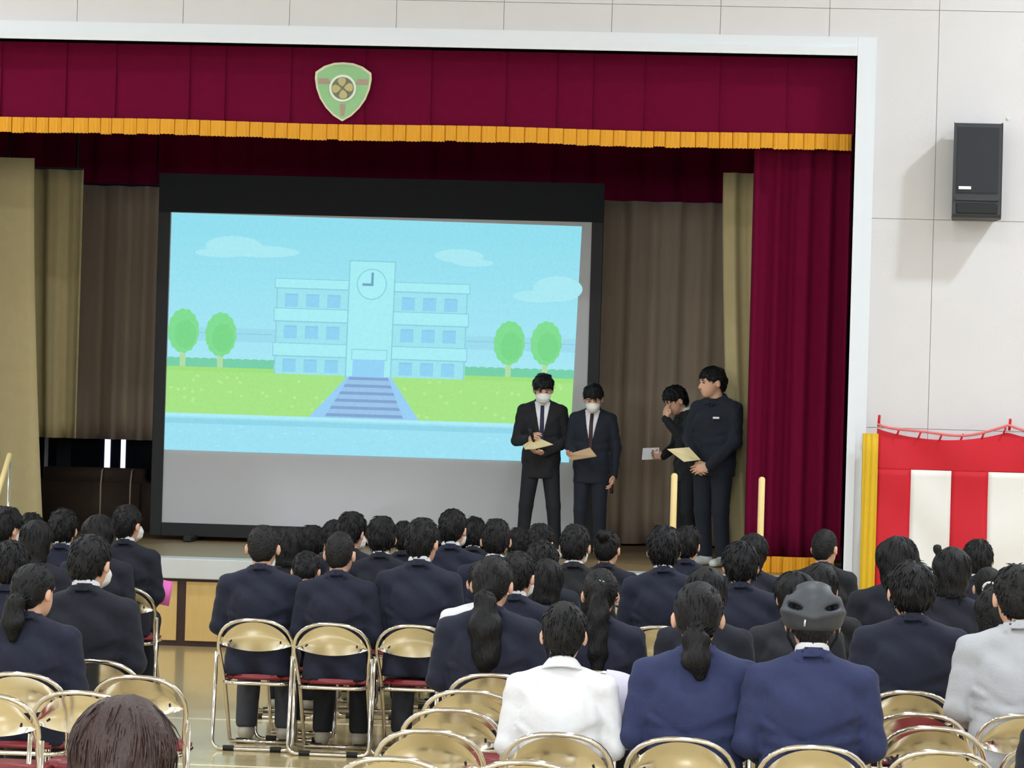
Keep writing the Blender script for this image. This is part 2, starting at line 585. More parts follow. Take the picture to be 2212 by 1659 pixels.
# front valance with fringe and emblem
VY = WALLY + .16
vz0 = atY(1000, 276, VY).z
val = empty('valance_curtain', (XC, VY, vz0))
tag(val, 'wide maroon velvet valance with gold fringe across the top of the stage', 'curtain')
edges, x = [OPL + .005], OPL + .005
rngv = random.Random(12)
while x < OPR - .4:
    x += rngv.choice((.3, .42, .55, .62))
    edges.append(min(x, OPR - .005))
edges[-1] = OPR - .005
vs, fs = [], []
for a, b in zip(edges[:-1], edges[1:]):
    n0, m_ = len(vs), 5
    for j in range(5):
        z = OPT + .02 + (vz0 - OPT - .02) * j / 4
        for i in range(m_ + 1):
            u = i / m_
            vs.append((a + (b - a) * u, VY + .006 - .02 * u * (.6 + .4 * j / 4) - .008 * math.sin(PI * u) * j / 4, z))
    for j in range(4):
        for i in range(m_):
            p = n0 + j * (m_ + 1) + i
            fs.append((p, p + m_ + 1, p + m_ + 2, p + 1))
    if b < edges[-1]:
        for j in range(4):
            p = n0 + j * (m_ + 1) + m_
            q = n0 + 5 * (m_ + 1) + j * (m_ + 1)
            fs.append((p, p + m_ + 1, q + m_ + 1, q))
o = mesh_obj('valance_cloth', vs, fs, M['maroon'])
sm_ = o.modifiers.new('thickness', 'SOLIDIFY')
sm_.thickness = .006
o.parent = val
o.location = -val.location
fz = .125
tabs = 0
rng = random.Random(4)
base = MB()
nseg = 7
vs, fs = [], []
for j in range(3):
    z = -fz * j / 2
    for i in range(nseg + 1):
        u = i / nseg
        vs.append((u * .104 - .052, -.012 * math.sin(PI * u) ** .5 - .004 * (i % 2), z - (.006 * (i % 2) if j == 2 else 0)))
for j in range(2):
    for i in range(nseg):
        p = j * (nseg + 1) + i
        fs.append((p, p + nseg + 1, p + nseg + 2, p + 1))
nb = len(vs)
vs += [(x, .01, z) for x, y, z in vs]
fs += [tuple(i + nb for i in f[::-1]) for f in fs]
fs += [(2 * (nseg + 1) + i, 2 * (nseg + 1) + i + nb, 2 * (nseg + 1) + i + 1 + nb, 2 * (nseg + 1) + i + 1) for i in range(nseg)]
fs += [(0, nb, nb + nseg + 1, nseg + 1), (nseg + 1, nb + nseg + 1, nb + 2 * nseg + 2, 2 * nseg + 2)]
fs += [(nseg, 2 * nseg + 1, nb + 2 * nseg + 1, nb + nseg), (2 * nseg + 1, 3 * nseg + 2, nb + 3 * nseg + 2, nb + 2 * nseg + 1)]
base.add(vs, fs)
tme = base.mesh('fringe_tab', M['gold'], False)
x = OPL + .06
while x < OPR - .03:
    t = link('fringe_tab', tme, None, val)
    w = rng.choice((.9, 1, 1, 1.05, 1.2))
    t.scale = (w * .965, rng.uniform(.8, 1.25), rng.uniform(.96, 1.05))
    t.location = (x - XC + .052 * (w - 1), -.03 + .005 * math.sin(x * 3.1) + rng.uniform(-.003, .003), .008 + .006 * math.sin(x * 2.3))
    x += .1035 * w

# emblem shield on the valance
EY = VY - .05
ec = atY(741, 197, EY)
emb = empty('school_emblem', ec)
tag(emb, 'pale green shield emblem with a white ring pinned to the maroon valance', 'emblem')


def shield(s):
    pts = []
    top = [(-.232, .155), (-.16, .205), (-.08, .232), (0, .238), (.08, .232), (.16, .205), (.232, .155)]
    right = [(.236, .10), (.222, .02), (.19, -.065), (.14, -.14), (.075, -.205), (0, -.25)]
    left = [(-.075, -.205), (-.14, -.14), (-.19, -.065), (-.222, .02), (-.236, .10)]
    return [(x * s, z * s) for x, z in (top + right + left)][::-1]


MB().prism(shield(1.0), -.012, .012).build('shield_edge', M['emb_edge'], emb)
MB().prism(shield(.92), -.02, -.011).build('shield_field', M['emb_green'], emb)
for s in (-1, 1):
    poly = [(-.205, .10), (-.205, .055), (-.10, .055), (-.125, .10)]
    poly = [(x * (1 if s < 0 else -1), z) for x, z in poly]
    if s > 0:
        poly = poly[::-1]
    MB().prism(poly, -.023, -.019).build('shield_band', M['emb_tan'], emb)
MB().prism([(-.022, -.11), (-.012, -.205), (.016, -.205), (.026, -.11)], -.023, -.019).build('shield_band', M['emb_tan'], emb)
circ = lambda r, n=28: [(r * math.cos(2 * PI * k / n), .022 + r * math.sin(2 * PI * k / n)) for k in range(n)]
MB().prism(circ(.112), -.030, -.019).build('white_ring', M['emb_ring'], emb)
MB().prism(circ(.092), -.034, -.029).build('olive_disc', M['emb_disc'], emb)
for k in range(4):
    a = PI / 4 * 0 + k * PI / 2 + .12
    pts = []
    for (r, w) in ((0.012, 0), (.03, .022), (.06, .036), (.082, .026), (.088, 0), (.082, -.026), (.06, -.036), (.03, -.022)):
        pts.append((r * math.cos(a) - w * math.sin(a), .022 + r * math.sin(a) + w * math.cos(a)))
    MB().prism(pts, -.040, -.033).build('leaf', M['emb_leaf'], emb)

# dark upper border inside the stage
o = drape('upper_border_curtain', SX0 + .1, SX1 - .1, 3.0, SH - .1, 30.12, M['maroon_dk'], wl=.4, amp=.05, seed=9)
tag(o, 'dark maroon border curtain hanging high at the back of the stage', 'curtain')

# main maroon drape on the right of the opening, with fringe at its hem
DY = WALLY + .42
mx0, mx1 = atY(1629, 330, DY).x, atY(1838, 330, DY).x
mb0 = atY(1607, 1200, DY).x
dz0 = STZ + .13
md = empty('main_stage_drape', ((mx0 + mx1) / 2, DY, STZ))
tag(md, 'maroon velvet stage drape gathered at the right of the opening with gold hem fringe', 'curtain')
o = drape('drape_cloth', mx0, mx1, dz0, OPT + .02, DY, M['maroon'], wl=.2, amp=.045, seed=5, bx0=mb0, bx1=atY(1813, 1200, DY).x, nz=14)
o.parent = md
o.location = -md.location
x = mb0 + .06
while x < atY(1813, 1200, DY).x - .03:
    t = link('hem_fringe_tab', tme, None, md)
    t.scale = (1, 1, 1.05)
    t.location = (x - md.location.x, -.05 + .02 * math.sin(x * 19), dz0 - STZ + .006)
    x += .105
# same drape on the far side, outside the picture
md2 = empty('main_stage_drape', (2 * XC - (mx0 + mx1) / 2, DY, STZ))
tag(md2, 'maroon velvet stage drape gathered at the far left end of the opening', 'curtain')
o = drape('drape_cloth', 2 * XC - mx1, 2 * XC - mx0, dz0, OPT + .02, DY, M['maroon'], wl=.2, amp=.045, seed=6, nz=14)
o.parent = md2
o.location = -md2.location

# beige legs
LTOP = 4.02


def leg_drape(pxl, pxr, pytop, Y, pbl, pbr, m, label, seed, z0=STZ + .02, wl=.3, amp=.05):
    zt = atY((pxl + pxr) / 2, pytop, Y).z
    o = drape('leg_curtain', atY(pxl, pytop, Y).x, atY(pxr, pytop, Y).x, z0, zt, Y, m, wl=wl, amp=amp, seed=seed, bx0=atY(pbl, 1150, Y).x, bx1=atY(pbr, 1150, Y).x, nz=14)
    tag(o, label, 'curtain', 'beige stage leg curtains')
    return o


leg_drape(-240, 74, 338, 26.3, -210, 93, M['beige'], 'widest beige leg curtain at the left edge of the stage', 11, wl=.75, amp=.03)
leg_drape(40, 182, 366, 27.5, 40, 160, M['beige'], 'narrow pleated beige leg curtain behind the widest one, beside the piano', 12, wl=.26, amp=.06, z0=1.62)
leg_drape(1562, 1660, 374, 26.3, 1585, 1690, M['beige'], 'pale beige leg curtain between the brown back curtain and the maroon drape', 13, wl=.2, amp=.05)
# brown back curtains
bz1 = atY(270, 402, 29.6).z
o = drape('back_curtain', atY(150, 402, 29.6).x, atY(380, 402, 29.6).x, 1.58, bz1, 29.6, M['brown'], wl=.3, amp=.07, seed=21)
tag(o, 'brown back curtain left of the screen, its hem raised above the piano', 'curtain', 'brown back curtains of the stage')
bz1 = atY(1430, 436, 29.2).z
o = drape('back_curtain', atY(1240, 436, 29.2).x, atY(1640, 436, 29.2).x, STZ + .02, bz1, 29.2, M['brown'], wl=.34, amp=.085, seed=22)
tag(o, 'brown back curtain hanging to the stage floor behind the standing students', 'curtain', 'brown back curtains of the stage')

for (Y, z, lb) in ((27.5, atY(110, 366, 27.5).z, 'black ceiling track over the narrow pleated beige curtain'), (29.6, atY(270, 402, 29.6).z, 'black ceiling track over the raised brown curtain')):
    t = empty('curtain_track', (SX0 + 1.6, Y, z))
    tag(t, lb, 'track')
    xe = atY(181 if Y < 28 else 352, 400, Y).x - t.location.x
    MB().box(-1.59, xe, -.015, .015, 0, .02).build('track_bar', M['housewall'], t)
    for xx in (-1.2, xe * .5, xe - .06):
        MB().tube([(xx, 0, .03), (xx, 0, SH - z)], .008, 6).build('hanger_rod', M['housewall'], t)

# ------------------------------------------------------------------ projection screen
PY = 27.6
tl, tr_, bl = atY(371, 458, PY), atY(1279, 480, PY), atY(347, 1128, PY)
sx0, sx1 = (tl.x + bl.x) / 2, tr_.x
sz1, sz0 = (tl.z + tr_.z) / 2, bl.z
ps = empty('projection_screen', ((sx0 + sx1) / 2, PY, STZ))
tag(ps, 'large white projection screen in a black frame showing a cartoon school', 'screen')


def rel(o, p):
    o.parent = p
    o.location = -p.location
    return o


rel(MB().box(sx0, sx1, PY, PY + .02, sz0, sz1).build('screen_fabric', M['screen']), ps)
bw = .105
ztop_mask = atY(800, 385, PY).z
rel(MB().box(sx0 - bw, sx1 + bw, PY - .03, PY + .04, sz1, ztop_mask).build('top_mask', M['blackcloth']), ps)
for a, b in ((sx0 - bw, sx0), (sx1, sx1 + bw)):
    rel(MB().box(a, b, PY - .03, PY + .04, sz0 - .12, sz1, .004).build('side_border', M['black']), ps)
rel(MB().box(sx0, sx1, PY - .03, PY + .04, sz0 - .12, sz0, .004).build('bottom_border', M['black']), ps)
for x in (sx0 + .3, sx1 - .3):
    rel(MB().box(x - .04, x + .04, PY - .35, PY + .35, STZ, STZ + .05, .01).box(x - .03, x + .03, PY - .02, PY + .03, STZ, sz0 - .1).build('foot', M['black']), ps)

# projected picture: flat polygons on the screen, colours as projected light
PIC = []          # (list of photo-pixel points, rgb)


def poly(pts, rgb):
    PIC.append((pts, rgb))


SKY = (146, 216, 232)
# picture coordinates: u,v in 0..1000 x 0..560, mapped bilinearly to the slightly skewed projected area
QC = [(371, 459), (1257, 489), (1229, 999), (355, 971)]


def uv(u, v):
    a, b = u / 1000, v / 560
    x = (QC[0][0] * (1 - a) + QC[1][0] * a) * (1 - b) + (QC[3][0] * (1 - a) + QC[2][0] * a) * b
    y = (QC[0][1] * (1 - a) + QC[1][1] * a) * (1 - b) + (QC[3][1] * (1 - a) + QC[2][1] * a) * b
    return (x, y)


def R(u0, v0, u1, v1, rgb):
    poly([(u0, v0), (u1, v0), (u1, v1), (u0, v1)], rgb)


def blob(u, v, ru, rv, rgb, n=26, lump=0.0, k=9):
    poly([(u + ru * (1 + lump * math.sin(k * 2 * PI * i / n)) * math.cos(2 * PI * i / n), v + rv * (1 + lump * math.sin(k * 2 * PI * i / n)) * math.sin(2 * PI * i / n)) for i in range(n)], rgb)


for i in range(14):                                           # sky, a little darker in the middle band
    t = i / 13
    R(0, i * 27, 1000, i * 27 + 27.5, (int(140 + 22 * t), int(216 + 8 * t), int(232 + 6 * t)))
for (u, v, ru, rv) in ((155, 75, 70, 24), (215, 85, 100, 14), (120, 92, 60, 10), (705, 80, 60, 16), (740, 95, 50, 9), (950, 150, 60, 30), (900, 170, 60, 14)):
    blob(u, v, ru, rv, (164, 226, 236))
R(0, 268, 1000, 300, (150, 212, 230))
R(0, 280, 255, 282, (130, 198, 220))
R(730, 280, 1000, 282, (130, 198, 220))
R(0, 345, 262, 366, (112, 200, 162))
R(722, 345, 1000, 366, (112, 200, 162))
for i in range(13):
    blob(10 + i * 20.5, 345, 12, 5, (112, 200, 162), 10)
    blob(732 + i * 21.5, 345, 12, 5, (112, 200, 162), 10)
for (u, v) in ((38, 278), (130, 284), (838, 282), (928, 280)):
    R(u - 7, v + 30, u + 7, v + 92, (170, 214, 160))
    blob(u, v, 38, 52, (122, 214, 140), 44, .035, 14)
    blob(u + 5, v + 8, 26, 34, (116, 208, 132), 36, .03, 10)
# lawns
R(0, 362, 1000, 474, (160, 220, 128))
R(0, 362, 1000, 372, (154, 217, 118))
for i in range(60):
    u, v = random.uniform(8, 990), random.uniform(375, 465)
    blob(u, v, 5, 4, (176, 228, 140), 5)
# school building
OUT = (134, 200, 216)
PAL = (162, 230, 238)
BDY = (152, 220, 232)
for (ua, ub) in ((262, 442), (548, 732)):
    R(ua + 2, 148, ub, 372, BDY)
    poly([(ua + 1, 148), (ua + 4, 148), (ua + 4, 372), (ua + 1, 372)], OUT)
    poly([(ub - 4, 148), (ub - 1, 148), (ub - 1, 372), (ub - 4, 372)], OUT)
    for va in (148, 218, 300):
        hh = 20 if va == 148 else 28
        R(ua - 4, va - 2, ub + 4, va + hh + 3, OUT)
        R(ua - 2, va, ub + 2, va + hh, PAL)
    for rv in (182, 257, 336):
        for k in range(3):
            uu = ua + 22 + k * 52
            R(uu, rv, uu + 32, rv + 31, (130, 198, 228))
            R(uu + 1, rv + 4, uu + 31, rv + 31, (136, 204, 234))
R(438, 98, 552, 376, OUT)
R(441, 101, 549, 374, (160, 230, 236))
blob(495, 154, 37, 37, (134, 206, 220), 40)
blob(495, 154, 34, 34, (162, 232, 238), 40)
R(493, 126, 499, 158, (108, 160, 190))
R(472, 152, 499, 158, (108, 160, 190))
R(452, 308, 540, 334, OUT)
R(454, 310, 538, 332, PAL)
R(456, 332, 534, 374, (140, 204, 238))
# steps
poly([(446, 372), (552, 372), (626, 474), (352, 474)], (146, 200, 238))
poly([(450, 374), (544, 374), (588, 474), (390, 474)], (148, 190, 226))
for i in range(6):
    v0 = 374 + i * 17.5
    f0, f1 = (v0 - 374) / 100, (v0 + 7 - 374) / 100
    poly([(450 - 60 * f0, v0), (544 + 44 * f0, v0), (544 + 44 * f1, v0 + 7), (450 - 60 * f1, v0 + 7)], (124, 158, 204))
# pavement
R(0, 472, 1000, 560, (150, 218, 236))
R(0, 472, 1000, 480, (166, 228, 240))
R(0, 484, 1000, 496, (138, 206, 226))
for i in range(50):
    blob(random.uniform(10, 990), random.uniform(500, 556), random.uniform(3, 8), 2, (160, 224, 240), 6)
vs, fs, cols = [], [], []
for i, (pts, rgb) in enumerate(PIC):
    n0 = len(vs)
    y = PY - .001 - .00004 * i
    for (u, v) in pts:
        p = atY(*uv(u, v), PY)
        vs.append((p.x - ps.location.x, y - ps.location.y, p.z - ps.location.z))
        cols.append((*lin(rgb), 1))
    fs.append(tuple(range(len(vs) - 1, n0 - 1, -1)))
me = bpy.data.meshes.new('projected_picture')
me.from_pydata(vs, [], fs)
ca = me.color_attributes.new('Col', 'FLOAT_COLOR', 'POINT')
ca.data.foreach_set('color', np.array(cols, dtype=np.float32).ravel())
pm = bpy.data.materials.new('projected_light')
pm.use_nodes = True
nt = pm.node_tree
b = nt.nodes['Principled BSDF']
at = nt.nodes.new('ShaderNodeVertexColor')
at.layer_name = 'Col'
b.inputs['Base Color'].default_value = (.02, .02, .02, 1)
b.inputs['Roughness'].default_value = .9
nz_ = nt.nodes.new('ShaderNodeTexNoise')
nz_.inputs['Scale'].default_value = 35
tcn = nt.nodes.new('ShaderNodeTexCoord')
nt.links.new(tcn.outputs['Object'], nz_.inputs['Vector'])
mr = nt.nodes.new('ShaderNodeMapRange')
mr.inputs['To Min'].default_value = .93
mr.inputs['To Max'].default_value = 1.07
nt.links.new(nz_.outputs['Fac'], mr.inputs['Value'])
nt.links.new(at.outputs['Color'], b.inputs['Emission Color'])
nt.links.new(mr.outputs['Result'], b.inputs['Emission Strength'])
me.materials.append(pm)
o = bpy.data.objects.new('projected_picture', me)
COL.objects.link(o)
o.parent = ps

# ------------------------------------------------------------------ wall loudspeaker
SPY = WALLY - .34
c0, c1 = atY(2060, 264, SPY), atY(2164, 472, SPY)
spx, spz0, spz1 = (c0.x + c1.x) / 2, c1.z, c0.z
sw = .39
sp = empty('wall_loudspeaker', (spx, WALLY - .15, spz0))
tag(sp, 'black loudspeaker box mounted on the white wall above the striped curtain', 'speaker')
hh = spz1 - spz0
body = MB()
prof = [(.14, 0), (-.17, .0), (-.2, .02), (-.165, hh - .02), (-.15, hh), (.06, hh)]      # side profile (y, z)
n = len(prof)
vs = [(-sw / 2 * (1 if p[0] < 0 else .85), p[0], p[1]) for p in prof] + [(sw / 2 * (1 if p[0] < 0 else .85), p[0], p[1]) for p in prof]
fs = [tuple(range(n)), tuple(range(2 * n - 1, n - 1, -1))] + [(i, n + i, n + (i + 1) % n, (i + 1) % n)[::-1] for i in range(n)]
body.add(vs, fs)
o = body.build('cabinet', M['speaker'], sp)
bv = o.modifiers.new('edge', 'BEVEL')
bv.width = .008
bv.segments = 2
g = MB()
g.add([(-.165, -.204, .20), (.165, -.204, .20), (.165, -.172, hh - .035), (-.165, -.172, hh - .035),
       (-.165, -.19, .20), (.165, -.19, .20), (.165, -.15, hh - .035), (-.165, -.15, hh - .035)],
      [(0, 1, 2, 3), (7, 6, 5, 4), (0, 4, 5, 1), (1, 5, 6, 2), (2, 6, 7, 3), (3, 7, 4, 0)])
g.build('grille', M['grille'], sp)
MB().box(-.175, .175, -.215, -.18, .135, .16, .005).build('shelf_bar', M['speaker'], sp)
MB().box(-.165, .165, -.206, -.19, .03, .115, .01).build('bass_port', M['black'], sp)
MB().box(-.15, -.05, -.212, -.195, .225, .25, .003).build('name_plate', M['badge'], sp)
MB().box(-.08, .08, .0, .15, .2, .5, .01).build('wall_bracket', M['black'], sp)
c0 = atY(2178, 255, WALLY)
o = MB().tube([(0, -.012, 0), (0, .0, 0)], .014, 10).build('wall_screw_cap', M['clip'], None, loc=(c0.x, WALLY, c0.z))
tag(o, 'tiny round metal screw cap on the wall above the loudspeaker', 'cap')

# ------------------------------------------------------------------ red and white ceremonial curtain
BY = WALLY - .13
bx0 = atY(1893, 1000, BY).x
bt0 = atY(1893, 905, BY).z
btz = lambda x: bt0 - .075 - .10 * math.sin(PI * min(1.0, max(0.0, ((x - bx0) % 1.05) / 1.05))) ** 0.8 * .8
SW_ = atY(2055, 1020, BY).x - atY(1968, 1020, BY).x
xs_w = atY(1968, 1020, BY).x
zband = atY(2010, 1016, BY).z
ban = empty('striped_ceremony_curtain', (bx0 + 1.4, BY, .05))
tag(ban, 'red and white striped ceremony curtain hung low along the white wall', 'curtain')


def cloth(name, xa, xb, zt, zb, m, off=0.0, step=.04):
    nx = max(3, int((xb - xa) / step))
    nzz = 30
    vs, fs = [], []
    for j in range(nzz + 1):
        for i in range(nx + 1):
            x = xa + (xb - xa) * i / nx
            t_ = zt(x) if callable(zt) else zt
            z = t_ + (zb - t_) * j / nzz
            y = .012 * math.sin(7 * x + 2.2 * z) + .009 * math.sin(13 * x - 5 * z + 1) + .010 * math.sin(9 * z + 3.1 * x + 2 * math.sin(4 * x)) + off
            vs.append((x - ban.location.x, y, z - ban.location.z))
    for j in range(nzz):
        for i in range(nx):
            p = j * (nx + 1) + i
            fs.append((p, p + nx + 1, p + nx + 2, p + 1))
    o = mesh_obj(name, vs, fs, m, ban, True)
    s = o.modifiers.new('thickness', 'SOLIDIFY')
    s.thickness = .005
    return o


bx1 = GX1 - .3
cloth('top_band', bx0, bx1, btz, zband, M['red'])
cloth('red_stripe', bx0, xs_w, zband, .08, M['red'])
x, red = xs_w, False
while x < bx1 - .1:
    xe = min(x + SW_ * (1.0 if not red else .92), bx1)
    cloth('red_stripe' if red else 'white_stripe', x, xe, zband, .08, M['red'] if red else M['whitecloth'])
    x, red = xe, not red
rp = MB()
pts = []
k = 0
x = bx0
while x <= bx1:
    pts.append((x - ban.location.x, -.012, btz(x) + .045 + .012 * math.sin(x * 9) - ban.location.z))
    x += .05
rp.tube(pts, .012, 6)
rp.build('hanging_rope', M['rope'], ban, True)
x = bx0 + .01
while x < bx1:
    MB().tube([(x - ban.location.x, .02, btz(x) + .02 - ban.location.z), (x - ban.location.x + .004, -.01, btz(x) + .11 - ban.location.z)], .012, 6).build('hanging_loop', M['red'], ban, True)
    x += 1.05
x = bx0 + .16
while x < bx1:
    MB().tube([(x - ban.location.x, -.01, btz(x) - .005 - ban.location.z), (x - ban.location.x + .02, -.012, btz(x) + .05 - ban.location.z)], .009, 6).build('tie_loop', M['red'], ban, True)
    x += .17

mc0, mc1 = atY(1866, 936, WALLY - .2), atY(1897, 936, WALLY - .2)
ms = MB()
nn = 14
vs, fs = [], []
for j in range(12):
    z = mc0.z + (.05 - mc0.z) * j / 11
    for i in range(nn + 1):
        x = mc0.x + (mc1.x - mc0.x) * i / nn
        vs.append((x, WALLY - .17 + .008 * math.sin(i * 1.1 + j * .2), z))
for j in range(11):
    for i in range(nn):
        p = j * (nn + 1) + i
        fs.append((p, p + nn + 1, p + nn + 2, p + 1))
o = mesh_obj('mustard_side_curtain', vs, fs, M['mustard'], None, True)
s = o.modifiers.new('thickness', 'SOLIDIFY')
s.thickness = .01
tag(o, 'narrow mustard yellow cloth strip hanging beside the white stage frame', 'cloth')

# ------------------------------------------------------------------ stair rails
def rail_post(px, pyt, Y, label):
    p = atY(px, pyt, Y)
    e = empty('stair_rail_post', (p.x, Y, 0))
    tag(e, label, 'post', 'cream stair rail posts at the stage')
    mb = MB()
    r, zt = .026, p.z
    mb.tube([(0, 0, .02), (0, 0, zt - .02), (0, 0, zt - .006), (0, 0, zt)], [r, r, r * .75, r * .3], 12)
    mb.build('pole', M['rail'], e, True)
    MB().tube([(0, 0, 0), (0, 0, .02), (0, 0, .03)], [.07, .07, .03], 14).build('floor_flange', M['steel'], e)
    return e


rail_post(1457, 1022, WALLY - .75, 'cream rail post at the stage stairs below the bowing student')
rail_post(1646, 1030, WALLY - .75, 'cream rail post in front of the maroon drape')
# stairs between the two posts
xa, xb = atY(1466, 1150, WALLY - .75).x, atY(1632, 1150, WALLY - .75).x
st = empty('stage_stairs', ((xa + xb) / 2, WALLY - .7, 0))
tag(st, 'wooden stairs between the two cream posts leading up to the stage', 'stairs')
for k in range(3):
    MB().box(xa - st.location.x, xb - st.location.x, -.3 + .3 * k - .3, .36, .18 * k, .18 * (k + 1), .006).build('step', M['cream_wood'], st)
# slanted hand rail on the left stairs
pa, pb = atY(21, 982, WALLY - .6), atY(-40, 1180, WALLY - 1.3)
e = empty('slanted_hand_rail', (pa.x, pa.y, 0))
tag(e, 'slanted cream hand rail in front of the leftmost beige curtain', 'rail')
MB().tube([(0, 0, pa.z), (pb.x - pa.x, pb.y - pa.y, pb.z)], .022, 10).build('rail_bar', M['rail'], e, True)
MB().tube([(.0, 0, 0), (.0, 0, pa.z - .02)], .012, 8).build('support_post', M['steel'], e, True)
MB().tube([(pb.x - pa.x, pb.y - pa.y, 0), (pb.x - pa.x, pb.y - pa.y, pb.z - .02)], .012, 8).build('support_post', M['steel'], e, True)

# ------------------------------------------------------------------ covered piano
PYN = 28.7
pc0, pc1 = atY(60, 1013, PYN), atY(332, 1013, PYN)
pn = empty('covered_piano', ((pc0.x + pc1.x) / 2, PYN + .3, STZ))
tag(pn, 'upright piano under a dark brown quilted cover at the back of the stage', 'piano')
wpx, hp = pc1.x - pc0.x, atY(230, 1013, PYN).z - STZ
bm = bmesh.new()
bmesh.ops.create_cube(bm, size=1)
for v in bm.verts:
    v.co = Vector((v.co.x * wpx, v.co.y * .62, (v.co.z + .5) * hp))
bmesh.ops.bevel(bm, geom=[e for e in bm.edges if max(v.co.z for v in e.verts) > hp - .01], offset=.13, segments=5, affect='EDGES')
me = bpy.data.meshes.new('cloth_cover')
bm.to_mesh(me)
bm.free()
me.polygons.foreach_set('use_smooth', [True] * len(me.polygons))
link('cloth_cover', me, M['cover'], pn)
for px in (218, 282):
    xx = atY(px, 1060, PYN).x - pn.location.x
    MB().tube([(xx, -.318, .02), (xx, -.318, hp - .14), (xx, -.27, hp - .02), (xx, -.2, hp)], .008, 6).build('cover_seam', M['brown'], pn, True)

# ------------------------------------------------------------------ microphone stand
p = atY(2025, 1176, 21.6)
mi = empty('microphone_stand', (p.x, 21.6, 0))
tag(mi, 'thin microphone stand with a black foam tip before the striped curtain', 'microphone')
MB().tube([(0, 0, .0), (0, 0, .02), (0, 0, .03)], [.13, .13, .02], 16).build('base', M['micm'], mi)
MB().tube([(0, 0, .02), (0, 0, p.z - .05)], .011, 8).build('pole', M['micm'], mi, True)
MB().tube([(0, 0, p.z - .07), (0, 0, p.z - .05), (0, -.005, p.z - .03), (0, -.008, p.z - .008), (0, -.008, p.z)], [.014, .028, .032, .026, .008], 10).build('foam_tip', M['rubber'], mi, True)

# ------------------------------------------------------------------ folding chair
CW, CH = .222, .775


def chair_meshes():
    """local: faces +y, origin on the floor below the seat centre"""
    d = {}
    # back frame: arch tube running forward-down to the front feet
    yb = lambda z: -.235 + (CH - z) * .34 if z > .56 else -.162 + (.56 - z) * .62
    arch = []
    zs_ = [.02, .2, .4, .52, .60]
    for z in zs_:
        arch.append((-CW + (.022 if z < .55 else 0) * (1 if z < .5 else .5), yb(z), z))
    for k in range(0, 17):
        a = PI - PI * k / 16
        ca, sa = math.cos(a), math.sin(a)
        x = CW * (abs(ca) ** .8) * (1 if ca > 0 else -1)
        z = .61 + (CH - .61) * (sa ** .85 if sa > 0 else 0)
        arch.append((x, yb(z) - .02 * sa, z))
    for z in zs_[::-1]:
        arch.append((CW - (.022 if z < .55 else 0) * (1 if z < .5 else .5), yb(z), z))
    d['back_frame'] = (MB().tube(arch, .0115, 8), 'steel', True)
    # rear leg loop
    rl = fillet([(-CW - .012, yb(.57) - .0, .575), (-CW - .018, -.215, .012), (CW + .018, -.215, .012), (CW + .012, yb(.57), .575)], .06, 6)
    d['rear_leg_frame'] = (MB().tube(rl, .0115, 8), 'steel', True)
    d['front_foot_bar'] = (MB().tube([(-CW + .02, yb(.02), .014), (CW - .02, yb(.02), .014)], .0115, 8), 'steel', True)
    # mirror plate of the back
    N = 18
    vs, fs = [], []
    for i in range(N + 1):
        u = -1 + 2 * i / N
        x = u * (CW - .012)
        zt = .61 + (CH - .012 - .61) * max(0, 1 - abs(u) ** 2.1) ** .62
        zb_ = .622 - .035 * (1 - u * u)
        bulge = -.03 * (1 - u * u)
        for j in range(5):
            t = j / 4
            z = zb_ + (max(zt, zb_ + .004) - zb_) * t
            vs.append((x, yb(z) + bulge + .012 * math.sin(PI * t), z))
    for i in range(N):
        for j in range(4):
            p_ = i * 5 + j
            fs.append((p_, p_ + 5, p_ + 6, p_ + 1))
    nb_ = len(vs)
    vs += [(x, y + .004, z) for x, y, z in vs]
    fs += [tuple(q + nb_ for q in f[::-1]) for f in fs]
    d['backrest'] = (MB().add(vs, fs), 'plate', True)
    # seat pad
    bm = bmesh.new()
    bmesh.ops.create_cube(bm, size=1)
    for v in bm.verts:
        v.co = Vector((v.co.x * (.385 if v.co.y < 0 else .40), v.co.y * .36 + .05,    .428 + v.co.z * .03))
    bmesh.ops.bevel(bm, geom=[e for e in bm.edges if abs(e.verts[0].co.z - e.verts[1].co.z) > .02], offset=.06, segments=4, affect='EDGES')
    bmesh.ops.bevel(bm, geom=[e for e in bm.edges if min(v.co.z for v in e.verts) > .44], offset=.012, segments=2, affect='EDGES')
    bm.verts.index_update()
    mb = MB().add([v.co[:] for v in bm.verts], [[v.index for v in f.verts] for f in bm.faces])
    bm.free()
    d['seat'] = (mb, 'vinyl', True)
    sfr = fillet([(-.19, .19, .40), (-.19, -.165, .395), (.19, -.165, .395), (.19, .19, .40)], .07, 5)
    d['seat_frame'] = (MB().tube(sfr, .012, 8), 'steel', True)
    return {k: (v[0].mesh(k, M[v[1]], v[2])) for k, v in d.items()}


CM = chair_meshes()
capm = MB().tube([(-.032, 0, 0), (.032, 0, 0)], .0165, 8).mesh('rubber_foot', M['rubber'], False)
rivm = MB().tube([(0, -.003, 0), (0, .003, 0)], .0055, 8).mesh('rivet', M['micm'], False)
CHAIRS = []


def chair(loc, rz=0.0, label='folding chair', sc=1.0, detail=True):
    e = empty('folding_chair', loc, rz, sc)
    tag(e, label, 'chair', 'steel folding chairs in the hall')
    for k, me in CM.items():
        p = link(k, me, None, e)
        if k == 'rear_leg_frame':
            for s in (-1, 1):
                c = link('rubber_foot', capm, None, p)
                c.location = (s * .14, -.215, .0165)
        if k == 'front_foot_bar':
            for s in (-1, 1):
                c = link('rubber_foot', capm, None, p)
                c.location = (s * .13, .18, .0165)
        if k == 'backrest' and detail:
            for s in (-1, 1):
                c = link('rivet', rivm, None, p)
                c.location = (s * .15, -.2035, .64)
    CHAIRS.append(e)
    return e


